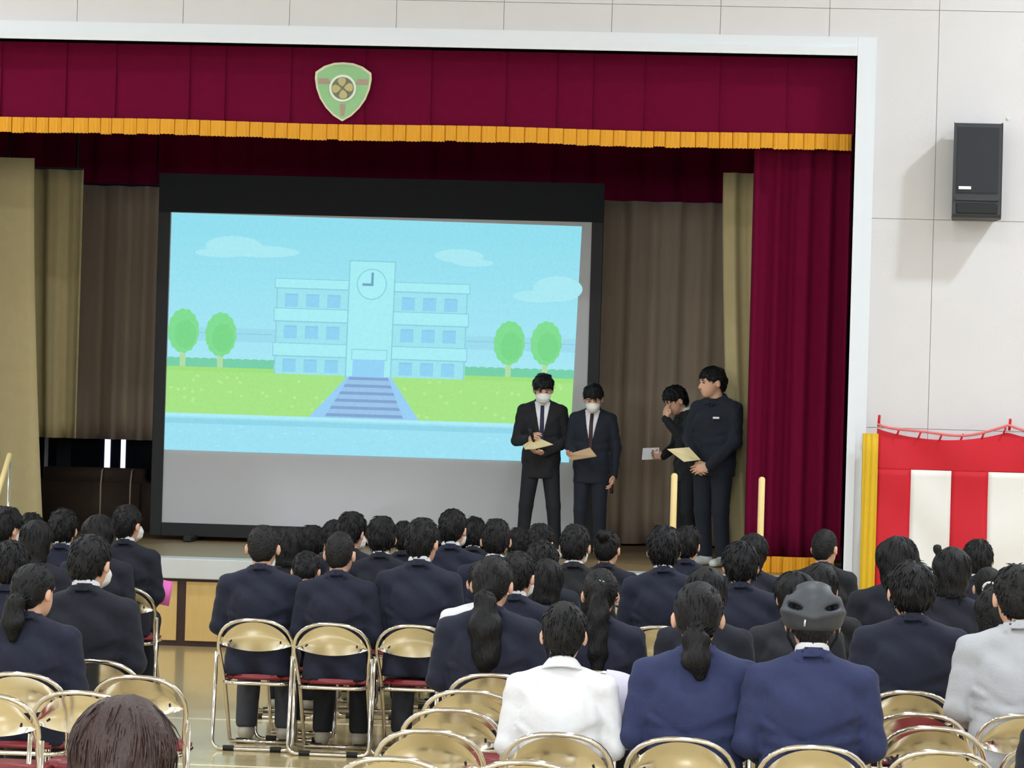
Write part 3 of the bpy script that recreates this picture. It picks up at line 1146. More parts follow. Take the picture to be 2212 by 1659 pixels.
def chair_at(px, py, label, rz=None):
    t = atZ(px, py, CH + .012)
    r = random.uniform(-.03, .02) if rz is None else rz
    return chair((t.x, t.y + .255, 0), r - .012, label)


# ------------------------------------------------------------------ people: signed-distance modelling
def sd_cap(P, a, b, ra, rb, sy=1.0):
    X, Y, Z = P[0] - a[0], (P[1] - a[1]) / sy, P[2] - a[2]
    bx, by, bz = b[0] - a[0], (b[1] - a[1]) / sy, b[2] - a[2]
    L = bx * bx + by * by + bz * bz + 1e-9
    t = np.clip((X * bx + Y * by + Z * bz) / L, 0, 1)
    return np.sqrt((X - t * bx) ** 2 + (Y - t * by) ** 2 + (Z - t * bz) ** 2) - (ra + (rb - ra) * t)


def sd_ell(P, c, r):
    X, Y, Z = (P[0] - c[0]) / r[0], (P[1] - c[1]) / r[1], (P[2] - c[2]) / r[2]
    k0 = np.sqrt(X * X + Y * Y + Z * Z) + 1e-9
    k1 = np.sqrt((X / r[0]) ** 2 + (Y / r[1]) ** 2 + (Z / r[2]) ** 2) + 1e-9
    return k0 * (k0 - 1) / k1


def smin(a, b, k=.03):
    h = np.clip(.5 + .5 * (b - a) / k, 0, 1)
    return b + (a - b) * h - k * h * (1 - h)


def smax(a, b, k=.01):
    return -smin(-a, -b, k)


def surf_nets(f, xs, ys, zs):
    s = f < 0
    nx, ny, nz = f.shape
    cnt = np.zeros((nx - 1, ny - 1, nz - 1), np.int32)
    for dx in (0, 1):
        for dy in (0, 1):
            for dz in (0, 1):
                cnt += s[dx:nx - 1 + dx, dy:ny - 1 + dy, dz:nz - 1 + dz]
    act = (cnt > 0) & (cnt < 8)
    idx = np.full(act.shape, -1, np.int64)
    I, Jc, K = np.nonzero(act)
    n = len(I)
    idx[I, Jc, K] = np.arange(n)
    acc = np.zeros((n, 3))
    num = np.zeros(n)
    corners = [(a, b_, c) for a in (0, 1) for b_ in (0, 1) for c in (0, 1)]
    for c0 in corners:
        for ax in range(3):
            if c0[ax] == 1:
                continue
            c1 = list(c0)
            c1[ax] = 1
            f0 = f[I + c0[0], Jc + c0[1], K + c0[2]]
            f1 = f[I + c1[0], Jc + c1[1], K + c1[2]]
            cr = (f0 < 0) != (f1 < 0)
            t = np.where(cr, f0 / np.where(cr, f0 - f1, 1), 0)
            p0 = np.stack([xs[I + c0[0]], ys[Jc + c0[1]], zs[K + c0[2]]], 1)
            p1 = np.stack([xs[I + c1[0]], ys[Jc + c1[1]], zs[K + c1[2]]], 1)
            p = p0 + (p1 - p0) * t[:, None]
            acc[cr] += p[cr]
            num[cr] += 1
    V = acc / num[:, None]
    faces = []
    for ax in range(3):
        sl0 = [slice(None)] * 3
        sl1 = [slice(None)] * 3
        sl0[ax] = slice(0, -1)
        sl1[ax] = slice(1, None)
        ch = s[tuple(sl0)] != s[tuple(sl1)]
        A = np.argwhere(ch)
        o1, o2 = (ax + 1) % 3, (ax + 2) % 3
        ok = (A[:, o1] > 0) & (A[:, o2] > 0) & (A[:, o1] < f.shape[o1] - 1) & (A[:, o2] < f.shape[o2] - 1)
        A = A[ok]
        ins = s[A[:, 0], A[:, 1], A[:, 2]]

        def cell(d1, d2):
            B = A.copy()
            B[:, o1] += d1
            B[:, o2] += d2
            return idx[B[:, 0], B[:, 1], B[:, 2]]
        q = np.stack([cell(-1, -1), cell(0, -1), cell(0, 0), cell(-1, 0)], 1)
        q[~ins] = q[~ins][:, ::-1]
        faces.append(q)
    return V, np.concatenate(faces)


def grid(b0, b1, h, hz=None):
    ax = [np.arange(b0[i] - 2 * h, b1[i] + 3 * h, h) for i in range(3)]
    if hz is not None:
        ax[2] = hz
    return ax


def ev(ax, fn):
    P = np.meshgrid(*ax, indexing='ij', sparse=False)
    return surf_nets(fn(P), *ax)


def np_mesh(name, V, F, m):
    me = bpy.data.meshes.new(name)
    me.vertices.add(len(V))
    me.vertices.foreach_set('co', V.astype(np.float32).ravel())
    me.loops.add(len(F) * 4)
    me.loops.foreach_set('vertex_index', F.astype(np.int32).ravel())
    me.polygons.add(len(F))
    me.polygons.foreach_set('loop_start', np.arange(0, len(F) * 4, 4, dtype=np.int32))
    me.polygons.foreach_set('use_smooth', np.ones(len(F), dtype=bool))
    me.update(calc_edges=True)
    me.validate()
    me.materials.append(m)
    return me


class Head:
    """frame of the head: origin in the middle of the skull, +y towards the face"""

    def __init__(self, base, yaw=0.0, pitch=0.0, roll=0.0):
        self.R = np.array(Euler((-pitch, roll, yaw), 'XYZ').to_matrix())
        self.base = np.array(base)
        self.c = self.base + self.R @ np.array((0, .022, .135))

    def loc(self, P):
        d = [P[i] - self.c[i] for i in range(3)]
        return [self.R[0, i] * d[0] + self.R[1, i] * d[1] + self.R[2, i] * d[2] for i in range(3)]

    def w(self, q):
        return self.c + self.R @ np.array(q)


def sd_head(Q):
    f = sd_ell(Q, (0, -.012, .018), (.077, .096, .098))
    f = smin(f, sd_ell(Q, (0, .03, -.05), (.062, .068, .075)), .03)
    f = smin(f, sd_cap(Q, (0, .062, -.098), (0, .05, -.09), .024, .03), .03)          # chin
    f = smin(f, sd_cap(Q, (0, .092, .0), (0, .108, -.035), .009, .014), .012)           # nose
    f = smin(f, sd_cap(Q, (-.04, .083, .022), (.04, .083, .022), .010, .010), .012)    # brow
    for s in (-1, 1):
        f = smax(f, -sd_ell(Q, (s * .03, .1, .002), (.018, .014, .011)), .012)         # eye sockets
    f = smin(f, sd_cap(Q, (-.018, .09, -.066), (.018, .09, -.066), .006, .006), .008)  # lips
    for s in (-1, 1):
        e = sd_ell(Q, (s * .087, -.012, -.018), (.014, .021, .034))
        e = smax(e, -sd_ell(Q, (s * .099, .0, -.016), (.008, .01, .018)), .006)
        f = smin(f, e, .008)
    return f


def lumps(Q, amp, k=1.0, seed=0.0):
    th = np.arctan2(Q[0], -Q[1])
    r = (np.sin(th * 11 * k + 3 * np.sin(Q[2] * 22 + seed) + seed) * .6 + np.sin(th * 23 * k + seed * 2 + Q[2] * 30) * .35
         + np.sin(Q[2] * 60 * k + th * 5 + seed) * .35 + np.sin(Q[0] * 70 + Q[1] * 55 + seed) * .3)
    return amp * r


def sd_hair(Q, style, seed=0.0, fringe=False):
    big = {'crop': 0.0, 'short': .006, 'med': .013, 'tied': .006, 'bob': .014, 'long': .012}.get(style, .008)
    f = sd_ell(Q, (0, -.014, .024), (.085 + big, .104 + big, .104 + big))
    f = smin(f, sd_ell(Q, (0, -.05, -.03), (.064 + big * .7, .062 + big, .078)), .03)
    f = f + lumps(Q, {'crop': .0012, 'tied': .0016, 'short': .0030, 'med': .0042}.get(style, .0028), 1.0, seed)
    y = Q[1]
    if style in ('bob', 'long'):
        zb_ = -.14 if style == 'bob' else -.24
        g = sd_cap(Q, (0, -.05, .02), (0, -.062, zb_ + .03), .088 + big, .082 if style == 'bob' else .07, .72)
        g = g + lumps(Q, .0035, 1.2, seed)
        f = smin(f, g, .03)
        zmin = np.interp(y, [-.12, -.03, .02, .055, .075, .12], [zb_, zb_, zb_ + .02, -.05, .04, .03])
    else:
        nape = {'crop': -.1, 'short': -.108, 'med': -.115, 'tied': -.1}.get(style, -.09)
        zmin = np.interp(y, [-.13, -.06, -.025, .0, .02, .05, .075, .12], [nape, nape + .008, -.045, -.005, .0, .02, .045, .02 if fringe else .055])
    cut = (zmin - Q[2]) * .8
    if style in ('crop', 'short'):
        cut = cut + .004 * np.sin(Q[0] * 90)
    f = smax(f, cut, .008)
    if style not in ('bob', 'long'):
        for s in (-1, 1):
            f = smax(f, -sd_ell(Q, (s * .098, .004, -.026), (.03, .036, .04)), .006)
    return f


def pony(Q, pts, radii, seed=0, amp=.005, sy=.8):
    f = None
    for (a, b_, ra, rb) in zip(pts[:-1], pts[1:], radii[:-1], radii[1:]):
        g = sd_cap(Q, a, b_, ra, rb, sy)
        f = g if f is None else smin(f, g, .02)
    return f + amp * (np.sin(Q[0] * 150 + Q[2] * 26 + seed) * .5 + np.sin(Q[1] * 140 + Q[2] * 34 + seed) * .4 + np.sin(Q[0] * 60 - Q[2] * 48 + seed * 2) * .6)


HAND_CACHE = {}


def hand_mesh(curl, spread=.05, thumb=.6, h=.0062):
    """right hand: wrist at origin, fingers along +y, palm facing -z, thumb on -x"""
    key = (round(curl, 2), round(spread, 2), round(thumb, 2), h)
    if key in HAND_CACHE:
        return HAND_CACHE[key]
    fingers = []
    for i, (x, L, r) in enumerate(((-.029, .072, .0086), (-.009, .08, .0088), (.011, .074, .0085), (.030, .058, .0076))):
        p = Vector((x, .085 - abs(i - 1.2) * .004, 0))
        a = 0.0
        pts = [p.copy()]
        for q, seg in enumerate((.45, .32, .25)):
            a += curl * (.8, 1.0, .7)[q]
            d = Vector((math.sin((i - 1.3) * spread), math.cos(a), -math.sin(a)))
            p = p + d * (L * seg)
            pts.append(p.copy())
        fingers.append((pts, r))
    tp = [Vector((-.026, .03, -.004)), Vector((-.052 - .01 * (1 - thumb), .055, -.018 * thumb - .004)), Vector((-.054 + .016 * thumb, .088, -.03 * thumb - .004))]

    def fn(P):
        f = sd_cap(P, (0, -.03, 0), (0, .015, 0), .024, .024, 1.0)
        pal = sd_ell(P, (0, .05, 0), (.042, .055, .0165))
        f = smin(f, pal, .02)
        f = smin(f, sd_cap(P, (-.022, .03, -.006), (-.02, .06, -.005), .017, .013), .015)
        f = smin(f, sd_cap(P, (-.03, .082, 0), (.03, .078, 0), .011, .010), .012)
        for pts, r in fingers:
            g = sd_cap(P, pts[0], pts[1], r * 1.06, r)
            g = np.minimum(g, sd_cap(P, pts[1], pts[2], r, r * .95))
            g = np.minimum(g, sd_cap(P, pts[2], pts[3], r * .95, r * .8))
            f = smin(f, g, .004)
        t = smin(sd_cap(P, tp[0], tp[1], .0135, .0115), sd_cap(P, tp[1], tp[2], .0112, .009), .006)
        return smin(f, t, .006)
    V, F = ev(grid((-.075, -.05, -.085), (.05, .175, .03), h), fn)
    HAND_CACHE[key] = (V, F)
    return V, F


def place_hand(wrist, tip, palm, left=False, curl=.35, spread=.05, thumb=.6, h=.0062, scale=1.0):
    V, F = hand_mesh(curl, spread, thumb, h)
    V = V.copy() * scale
    F = F.copy()
    yv = (Vector(tip) - Vector(wrist)).normalized()
    pn_ = Vector(palm)
    zv = -(pn_ - yv * pn_.dot(yv)).normalized()
    xv = yv.cross(zv)
    if left:
        V[:, 0] *= -1
        F = F[:, ::-1]
    Rm = np.array([[xv.x, yv.x, zv.x], [xv.y, yv.y, zv.y], [xv.z, yv.z, zv.z]])
    return V @ Rm.T + np.array(wrist), F


SEATED = dict(pel=(0, -.01, .545), chest=(0, -.03, .83), nb=(0, -.015, 1.005), hip=.085, hipz=.53,
              knee=(.105, .40, .505), ank=(.11, .33, .09), toe=(.125, .50, .035),
              sh=(.178, -.015, .945), el=(.222, -.015, .70), wr=(.12, .25, .60))


def joints(J, k, s):
    p = J[k]
    if isinstance(p, dict):
        return p[s]
    return (p[0] * s, p[1], p[2])


def arm(J, s):
    return [joints(J, k, s) for k in ('sh', 'el', 'wr')]


def leg(J, s):
    return [(J['hip'] * s, J['pel'][1] + .01, J['hipz'])] + [joints(J, k, s) for k in ('knee', 'ank', 'toe')]


def sd_torso(P, J, g=0.0, w=1.0):
    pel, ch, nb_ = J['pel'], J['chest'], J['nb']
    f = sd_cap(P, (pel[0] - .05 * w, pel[1], pel[2]), (pel[0] + .05 * w, pel[1], pel[2]), .115 + g, .115 + g, .86)
    mid = tuple((pel[i] * .45 + ch[i] * .55) for i in range(3))
    f = smin(f, sd_cap(P, (pel[0] - .035 * w, pel[1], pel[2]), (mid[0] - .05 * w, mid[1] - .008, mid[2]), .115 + g, .108 + g, .80), .05)
    f = smin(f, sd_cap(P, (pel[0] + .035 * w, pel[1], pel[2]), (mid[0] + .05 * w, mid[1] - .008, mid[2]), .115 + g, .108 + g, .80), .05)
    f = smin(f, sd_cap(P, (ch[0] - .075 * w, ch[1], ch[2]), (ch[0] + .075 * w, ch[1], ch[2]), .112 + g, .112 + g, .85), .06)
    f = smin(f, sd_cap(P, mid, ch, .13 + g, .13 + g, .75), .05)
    return f


def sd_shoulders(P, J, g=0.0):
    nb_ = J['nb']
    f = None
    for s in (-1, 1):
        sh = joints(J, 'sh', s)
        q = sd_cap(P, (nb_[0] + .02 * s, nb_[1] - .01, nb_[2] - .02), (sh[0] - .015 * s, sh[1], sh[2]), .058 + g * .6, .056 + g)
        f = q if f is None else smin(f, q, .03)
    return f


def body_fn(J, hd):
    def fn(P):
        f = sd_torso(P, J, -.012)
        f = smin(f, sd_shoulders(P, J, -.006), .04)
        f = smin(f, sd_cap(P, (J['nb'][0], J['nb'][1] + .008, J['nb'][2] - .05), tuple(hd.w((0, -.028, -.075))), .053, .05), .025)
        f = smin(f, sd_head(hd.loc(P)), .02)
        for s in (-1, 1):
            a = arm(J, s)
            f = smin(f, smin(sd_cap(P, a[0], a[1], .046, .038), sd_cap(P, a[1], a[2], .037, .026), .02), .02)
            l = leg(J, s)
            g = smin(sd_cap(P, l[0], l[1], .078, .052), sd_cap(P, l[1], l[2], .052, .035), .02)
            g = smin(g, sd_cap(P, (l[2][0], l[2][1] - .02, .045), l[3], .034, .026), .02)
            f = smin(f, g, .02)
        return f
    return fn


def bounds(J, hd):
    pts = [J['pel'], J['chest'], J['nb'], tuple(hd.w((0, .12, -.1))), tuple(hd.w((0, -.12, .13)))]
    for s in (-1, 1):
        pts += arm(J, s) + leg(J, s)
    a = np.array([tuple(p) for p in pts])
    return a.min(0) - .17, a.max(0) + .17


MC = {}


def body_mesh(key, J, hd, hands, fine=False):
    """one continuous skin surface with hands"""
    if key in MC:
        return MC[key]
    lo, hi = bounds(J, hd)
    lo[2] = max(lo[2], -.01)
    hz = .0085 if fine else .0105
    zneck = J['nb'][2] - .02
    zs = np.concatenate([np.arange(lo[2], zneck, .024), np.arange(zneck, hi[2] - .03, hz)])
    cx, cy = hd.c[0], hd.c[1]

    def axis(a, b_, c, half):
        return np.concatenate([np.arange(a, c - half, .022), np.arange(c - half, c + half, hz), np.arange(c + half, b_, .022)])
    ax = [axis(lo[0], hi[0], cx, .11), axis(lo[1], hi[1], cy, .14), zs]
    V, F = ev(ax, body_fn(J, hd))
    for (hv, hf) in hands:
        F = np.concatenate([F, hf + len(V)])
        V = np.concatenate([V, hv])
    me = np_mesh('body', V, F, M['skin'])
    MC[key] = me
    return me


def jacket_mesh(key, J, hem=None, collar=True, w=1.0, h=.0145, puff=0.0, wrinkle=1.0, cuff=True, short=False, openfront=False):
    if key in MC:
        return MC[key]
    lo = np.array([-.5, -.4, .3])
    pts = np.array([J['pel'], J['chest'], J['nb']] + [p for s in (-1, 1) for p in arm(J, s)])
    lo, hi = pts.min(0) - .18, pts.max(0) + .16
    hemz = J['pel'][2] - .118 if hem is None else hem
    lo[2] = min(lo[2], hemz - .03)

    def fn(P):
        f = sd_torso(P, J, .012 + puff, w)
        if hemz < J['pel'][2] - .13:
            f = smin(f, sd_cap(P, (J['pel'][0] - .045, J['pel'][1], J['pel'][2]), (J['pel'][0] - .06, J['pel'][1], hemz - .05), .125, .13, .85), .04)
            f = smin(f, sd_cap(P, (J['pel'][0] + .045, J['pel'][1], J['pel'][2]), (J['pel'][0] + .06, J['pel'][1], hemz - .05), .125, .13, .85), .04)
        f = smin(f, sd_shoulders(P, J, .012 + puff), .04)
        f = smin(f, sd_cap(P, (J['nb'][0], J['nb'][1] - .012, J['nb'][2] - .09), (J['nb'][0], J['nb'][1] - .002, J['nb'][2] - .015), .085, .064), .03)
        if hemz > J['pel'][2] - .13:
            for s in (-1, 1):
                f = smin(f, sd_cap(P, (s * .07, J['pel'][1] - .02, J['pel'][2] + .06), (s * .105, J['pel'][1] - .045, hemz - .01), .10, .092, .9), .03)
        zz = P[2] - J['pel'][2]
        wr = wrinkle * (.011 * (1 - 2 * np.abs(np.sin(zz * 29 + 5 * np.abs(P[0]) + .9 * np.sin(P[0] * 15 + zz * 9))) ** .6) * np.exp(-((zz - .16) / .085) ** 2) * (.35 + .65 * np.sin(P[0] * 11 + zz * 14) ** 2)
                        + .0045 * np.sin(P[0] * 36 + zz * 26 + 1.7 * np.sin(zz * 17)) + .004 * np.sin(P[0] * 21 - zz * 33 + 2 * np.sin(P[0] * 9)) * np.exp(-((zz - .02) / .12) ** 2))
        if wrinkle:
            back = np.clip((-.0 - P[1] + J['pel'][1]) / .04, 0, 1)
            for (xa_, za_, xb_, zb_, d_) in ((.15, .25, .01, .19, .011), (-.16, .26, -.03, .17, .012), (.16, .17, -.02, .12, .012), (-.15, .15, .03, .09, .010), (.15, .07, -.04, .045, .009), (-.10, .34, -.13, .22, .008), (.11, .35, .13, .23, .008)):
                ux, uz = xb_ - xa_, zb_ - za_
                L_ = ux * ux + uz * uz
                tt = np.clip(((P[0] - xa_) * ux + (zz - za_) * uz) / L_, 0, 1)
                dd = ((P[0] - xa_) * uz - (zz - za_) * ux) / math.sqrt(L_)
                de = np.sqrt((P[0] - xa_ - tt * ux) ** 2 + (zz - za_ - tt * uz) ** 2)
                fade = (1 - tt * .7) * back * wrinkle
                f = f + fade * d_ * (np.exp(-(de / .011) ** 2) - .55 * np.exp(-((dd - .024) / .016) ** 2) * (de < .06))
        f = f + wr + .003 * np.exp(-(P[0] / .007) ** 2) * (P[1] < 0) * (zz < .3) * wrinkle
        for s in (-1, 1):
            a = arm(J, s)
            end = a[2]
            if short:
                end = tuple(a[1][i] * .85 + a[2][i] * .15 for i in range(3))
            g = smin(sd_cap(P, a[0], a[1], .063 + puff, .053 + puff), sd_cap(P, a[1], end, .052 + puff, .04 + puff), .02)
            g = g + .004 * wrinkle * np.sin(P[2] * 68 + P[1] * 60 + s + 2 * np.sin(P[0] * 30)) * np.sin(P[2] * 13 + s)
            f = smin(f, g, .007)
        if collar:
            c = (J['nb'][0], J['nb'][1] + .008, J['nb'][2] + .022)
            zr = P[2] - c[2] - (P[1] - c[1]) * -.38
            rr = np.sqrt((P[0] - c[0]) ** 2 + (P[1] - c[1]) ** 2)
            rz_ = .0715 - (zr - .012) * .5
            band = smax(np.abs(rr - rz_) - .008, np.abs(zr - .0) - .027, .006)
            if openfront:
                band = smax(band, (P[1] - c[1] - .005), .006)
            f = smin(f, band, .004)
        f = smax(f, hemz - P[2], .008)
        return f
    V, F = ev(grid(lo, hi, h), fn)
    me = np_mesh('jacket', V, F, M['navy'])
    MC[key] = me
    return me


def collar_mesh(key, J, lift=.014, r=.005, R_=.0575, hz=.02, flare=.1):
    if key in MC:
        return MC[key]
    c = (J['nb'][0], J['nb'][1] + .006, J['nb'][2] + .03 + lift)

    def fn(P):
        zr = P[2] - c[2] + (P[1] - c[1]) * .38
        rr = np.sqrt((P[0] - c[0]) ** 2 + (P[1] - c[1]) ** 2)
        return smax(np.abs(rr - (R_ - zr * flare)) - r, np.abs(zr) - hz, .005)
    lo, hi = np.array(c) - .12, np.array(c) + .12
    V, F = ev(grid(lo, hi, .0065), fn)
    MC[key] = np_mesh('shirt_collar', V, F, M['whiteshirt'])
    return MC[key]


def trouser_mesh(key, J, h=.02, g=.014):
    if key in MC:
        return MC[key]

    def fn(P):
        f = sd_torso(P, J, 0.004)
        f = smax(f, P[2] - (J['pel'][2] + .09), .01)
        for s in (-1, 1):
            l = leg(J, s)
            q = smin(sd_cap(P, l[0], l[1], .082 + g, .058 + g), sd_cap(P, l[1], l[2], .058 + g, .046 + g), .02)
            f = smin(f, q, .018)
        return smax(f, .075 - P[2], .008)
    pts = np.array([J['pel']] + [p for s in (-1, 1) for p in leg(J, s)])
    lo, hi = pts.min(0) - .17, pts.max(0) + .17
    lo[2] = .03
    V, F = ev(grid(lo, hi, h), fn)
    MC[key] = np_mesh('trousers', V, F, M['trouser'])
    return MC[key]


def shoe_mesh(key, J, s):
    if key in MC:
        return MC[key]
    l = leg(J, s)
    a, t = Vector(l[2]), Vector(l[3])
    d = (t - a)
    d.z = 0
    d.normalize()

    def fn(P):
        f = sd_cap(P, (a.x - d.x * .03, a.y - d.y * .03, .045), (t.x + d.x * .005, t.y + d.y * .005, .032), .043, .038)
        f = smin(f, sd_cap(P, (a.x, a.y, .05), (a.x, a.y, .085), .044, .042), .02)
        return smax(f, .004 - P[2], .006)
    pts = np.array([a, t])
    lo, hi = pts.min(0) - .07, pts.max(0) + .07
    lo[2], hi[2] = 0, .13
    V, F = ev(grid(lo, hi, .014), fn)
    MC[key] = np_mesh('shoe', V, F, M['shoe'])
    return MC[key]


def locks(V, F, hd, style, seed, tail, n=None):
    """tapered locks lying on the hair surface, giving it a real edge"""
    rng = np.random.RandomState(int(seed * 10) + 3)
    N, L, lift, rad = {'crop': (230, .016, .0025, .0022), 'short': (260, .034, .005, .0032), 'med': (260, .048, .008, .0036), 'tied': (170, .05, .0012, .0026),
                       'bob': (240, .075, .004, .0032), 'long': (280, .085, .004, .0034)}.get(style, (200, .035, .004, .003))
    if n:
        N, L, lift, rad = n
    nr = np.zeros_like(V)
    e1 = V[F[:, 2]] - V[F[:, 0]]
    e2 = V[F[:, 3]] - V[F[:, 1]]
    fnrm = np.cross(e1, e2)
    for k in range(4):
        np.add.at(nr, F[:, k], fnrm)
    nr /= np.linalg.norm(nr, axis=1)[:, None] + 1e-9
    Q = (V - hd.c) @ hd.R
    NQ = nr @ hd.R
    ok = np.nonzero((Q[:, 2] > (-.085 if style not in ('bob', 'long') else -.2)) & (NQ[:, 2] > -.75))[0]
    pick = rng.choice(ok, min(N, len(ok)), replace=False)
    vs, fs = [], []
    crown = np.array((0.01, -.045, .13))
    for i in pick:
        q, nn_ = Q[i], NQ[i]
        if style == 'tied' and q[2] > -.08:
            tgt = np.array(tail[0][0]) if tail else np.array((0, -.12, 0))
            t = tgt - q
        else:
            t = q - crown + np.array((0, 0, -.06 if style not in ('bob', 'long') else -.2))
        t = t + rng.normal(0, .025, 3) * (.3 if style == 'tied' else 1.0)
        t = t - nn_ * t.dot(nn_)
        t /= np.linalg.norm(t) + 1e-9
        sd = np.cross(nn_, t)
        l = L * rng.uniform(.6, 1.25)
        lf = lift * rng.uniform(.2, 1.3)
        rr = rad * rng.uniform(.7, 1.3)
        n0 = len(vs)
        for a, w in ((0, .55), (.35, 1.0), (.7, .8), (1.0, .12)):
            c = q + t * l * a + nn_ * (lf * a - (l * a) ** 2 / .22 * .9 - (.003 if a == 0 else 0))
            for (u, h_) in ((-1.5, 0), (0, .8), (1.5, 0), (0, -.8)):
                vs.append(c + sd * rr * w * u + nn_ * rr * w * h_)
        for a in range(3):
            for k in range(4):
                k2 = (k + 1) % 4
                fs.append((n0 + a * 4 + k, n0 + a * 4 + k2, n0 + a * 4 + 4 + k2, n0 + a * 4 + 4 + k))
    LV = np.array(vs) @ hd.R.T + hd.c
    return np.concatenate([V, LV]), np.concatenate([F, np.array(fs) + len(V)])


def hair_mesh(key, hd, style, seed=0.0, fringe=False, h=.0095, tail=None, nlocks=None):
    if key in MC:
        return MC[key]

    def fn(P):
        Q = hd.loc(P)
        f = sd_hair(Q, style, seed, fringe)
        if tail:
            f = smin(f, pony(Q, tail[0], tail[1], seed), .008)
        return f
    pts = [tuple(hd.w(q)) for q in ((0, .14, .14), (0, -.15, -.12), (.12, 0, .15), (-.12, 0, -.1), (0, 0, -.26 if style == 'long' else -.17 if style == 'bob' else -.1))]
    if tail:
        for p, r in zip(*tail):
            pts += [tuple(hd.w((p[0] + r, p[1] + r, p[2] - r))), tuple(hd.w((p[0] - r, p[1] - r, p[2])))]
    a = np.array(pts)
    V, F = ev(grid(a.min(0) - .03, a.max(0) + .03, h), fn)
    V, F = locks(V, F, hd, style, seed, tail, nlocks)
    MC[key] = np_mesh('hair', V, F, M['hair'])
    return MC[key]


def mask_mesh(key, hd):
    if key in MC:
        return MC[key]

    def fn(P):
        Q = hd.loc(P)
        f = sd_ell(Q, (0, .048, -.056), (.069, .086, .068))
        f = smax(f, .028 - Q[1], .006)
        f = smax(f, Q[2] + .018 - .012 * np.cos(Q[0] * 40), .006)
        return f + .0015 * np.sin(Q[2] * 160)
    a = np.array([tuple(hd.w(q)) for q in ((.08, .13, 0), (-.08, 0, -.13), (0, .13, -.13), (.08, .0, 0.02))])
    V, F = ev(grid(a.min(0) - .03, a.max(0) + .03, .0085), fn)
    MC[key] = np_mesh('face_mask', V, F, M['maskw'])
    return MC[key]


def ear_loops(e, hd, J=None):
    for s in (-1, 1):
        MB().tube([tuple(hd.w((s * .062, .06, -.03))), tuple(hd.w((s * .083, .02, .0))), tuple(hd.w((s * .088, -.02, .008))), tuple(hd.w((s * .084, -.034, -.02))), tuple(hd.w((s * .08, -.01, -.045))), tuple(hd.w((s * .06, .06, -.075)))], .0022, 5).build('mask_loop', M['maskw'], e, True)


def eyes(e, hd):
    for s in (-1, 1):
        c = hd.w((s * .03, .0865, .002))
        pts = [tuple(hd.w((s * .03 + dx, .088 - abs(dx) * .25, .0 + dz))) for dx, dz in ((-.014, -.001), (-.006, .003), (.004, .0035), (.014, 0))]
        MB().tube(pts, [.002, .0045, .0045, .002], 6).build('eye', M['eye'], e, True)
        pts = [tuple(hd.w((s * .031 + dx, .094 - abs(dx) * .3, .024 + dz))) for dx, dz in ((-.02, -.003), (-.006, .002), (.008, .003), (.022, -.004))]
        MB().tube(pts, [.002, .004, .004, .002], 6).build('eyebrow', M['hair'], e, True)


TOPZ = 1.295      # head top of the seated template (hair included)
TAILS = {
    'lowpony': ([(0, -.115, -.065), (-.005, -.145, -.095), (.0, -.15, -.17), (.012, -.14, -.23)], [.026, .046, .052, .022], True),
    'wavypony': ([(.005, -.11, -.05), (.0, -.14, -.09), (.01, -.15, -.22), (.02, -.14, -.36), (.02, -.135, -.43)], [.028, .045, .075, .06, .02], True),
    'straightpony': ([(0, -.105, .03), (0, -.14, .02), (0, -.15, -.12), (.0, -.14, -.3), (0, -.135, -.4)], [.03, .04, .052, .05, .03], True),
    'sidepony': ([(.005, -.11, -.04), (.01, -.145, -.07), (.012, -.15, -.16), (.015, -.14, -.24)], [.028, .045, .05, .02], True),
    'bunlow': ([(0, -.105, -.01), (0, -.138, -.02)], [.034, .038], True),
    'bun': ([(0, -.105, .07), (0, -.13, .085)], [.04, .042], False),
}


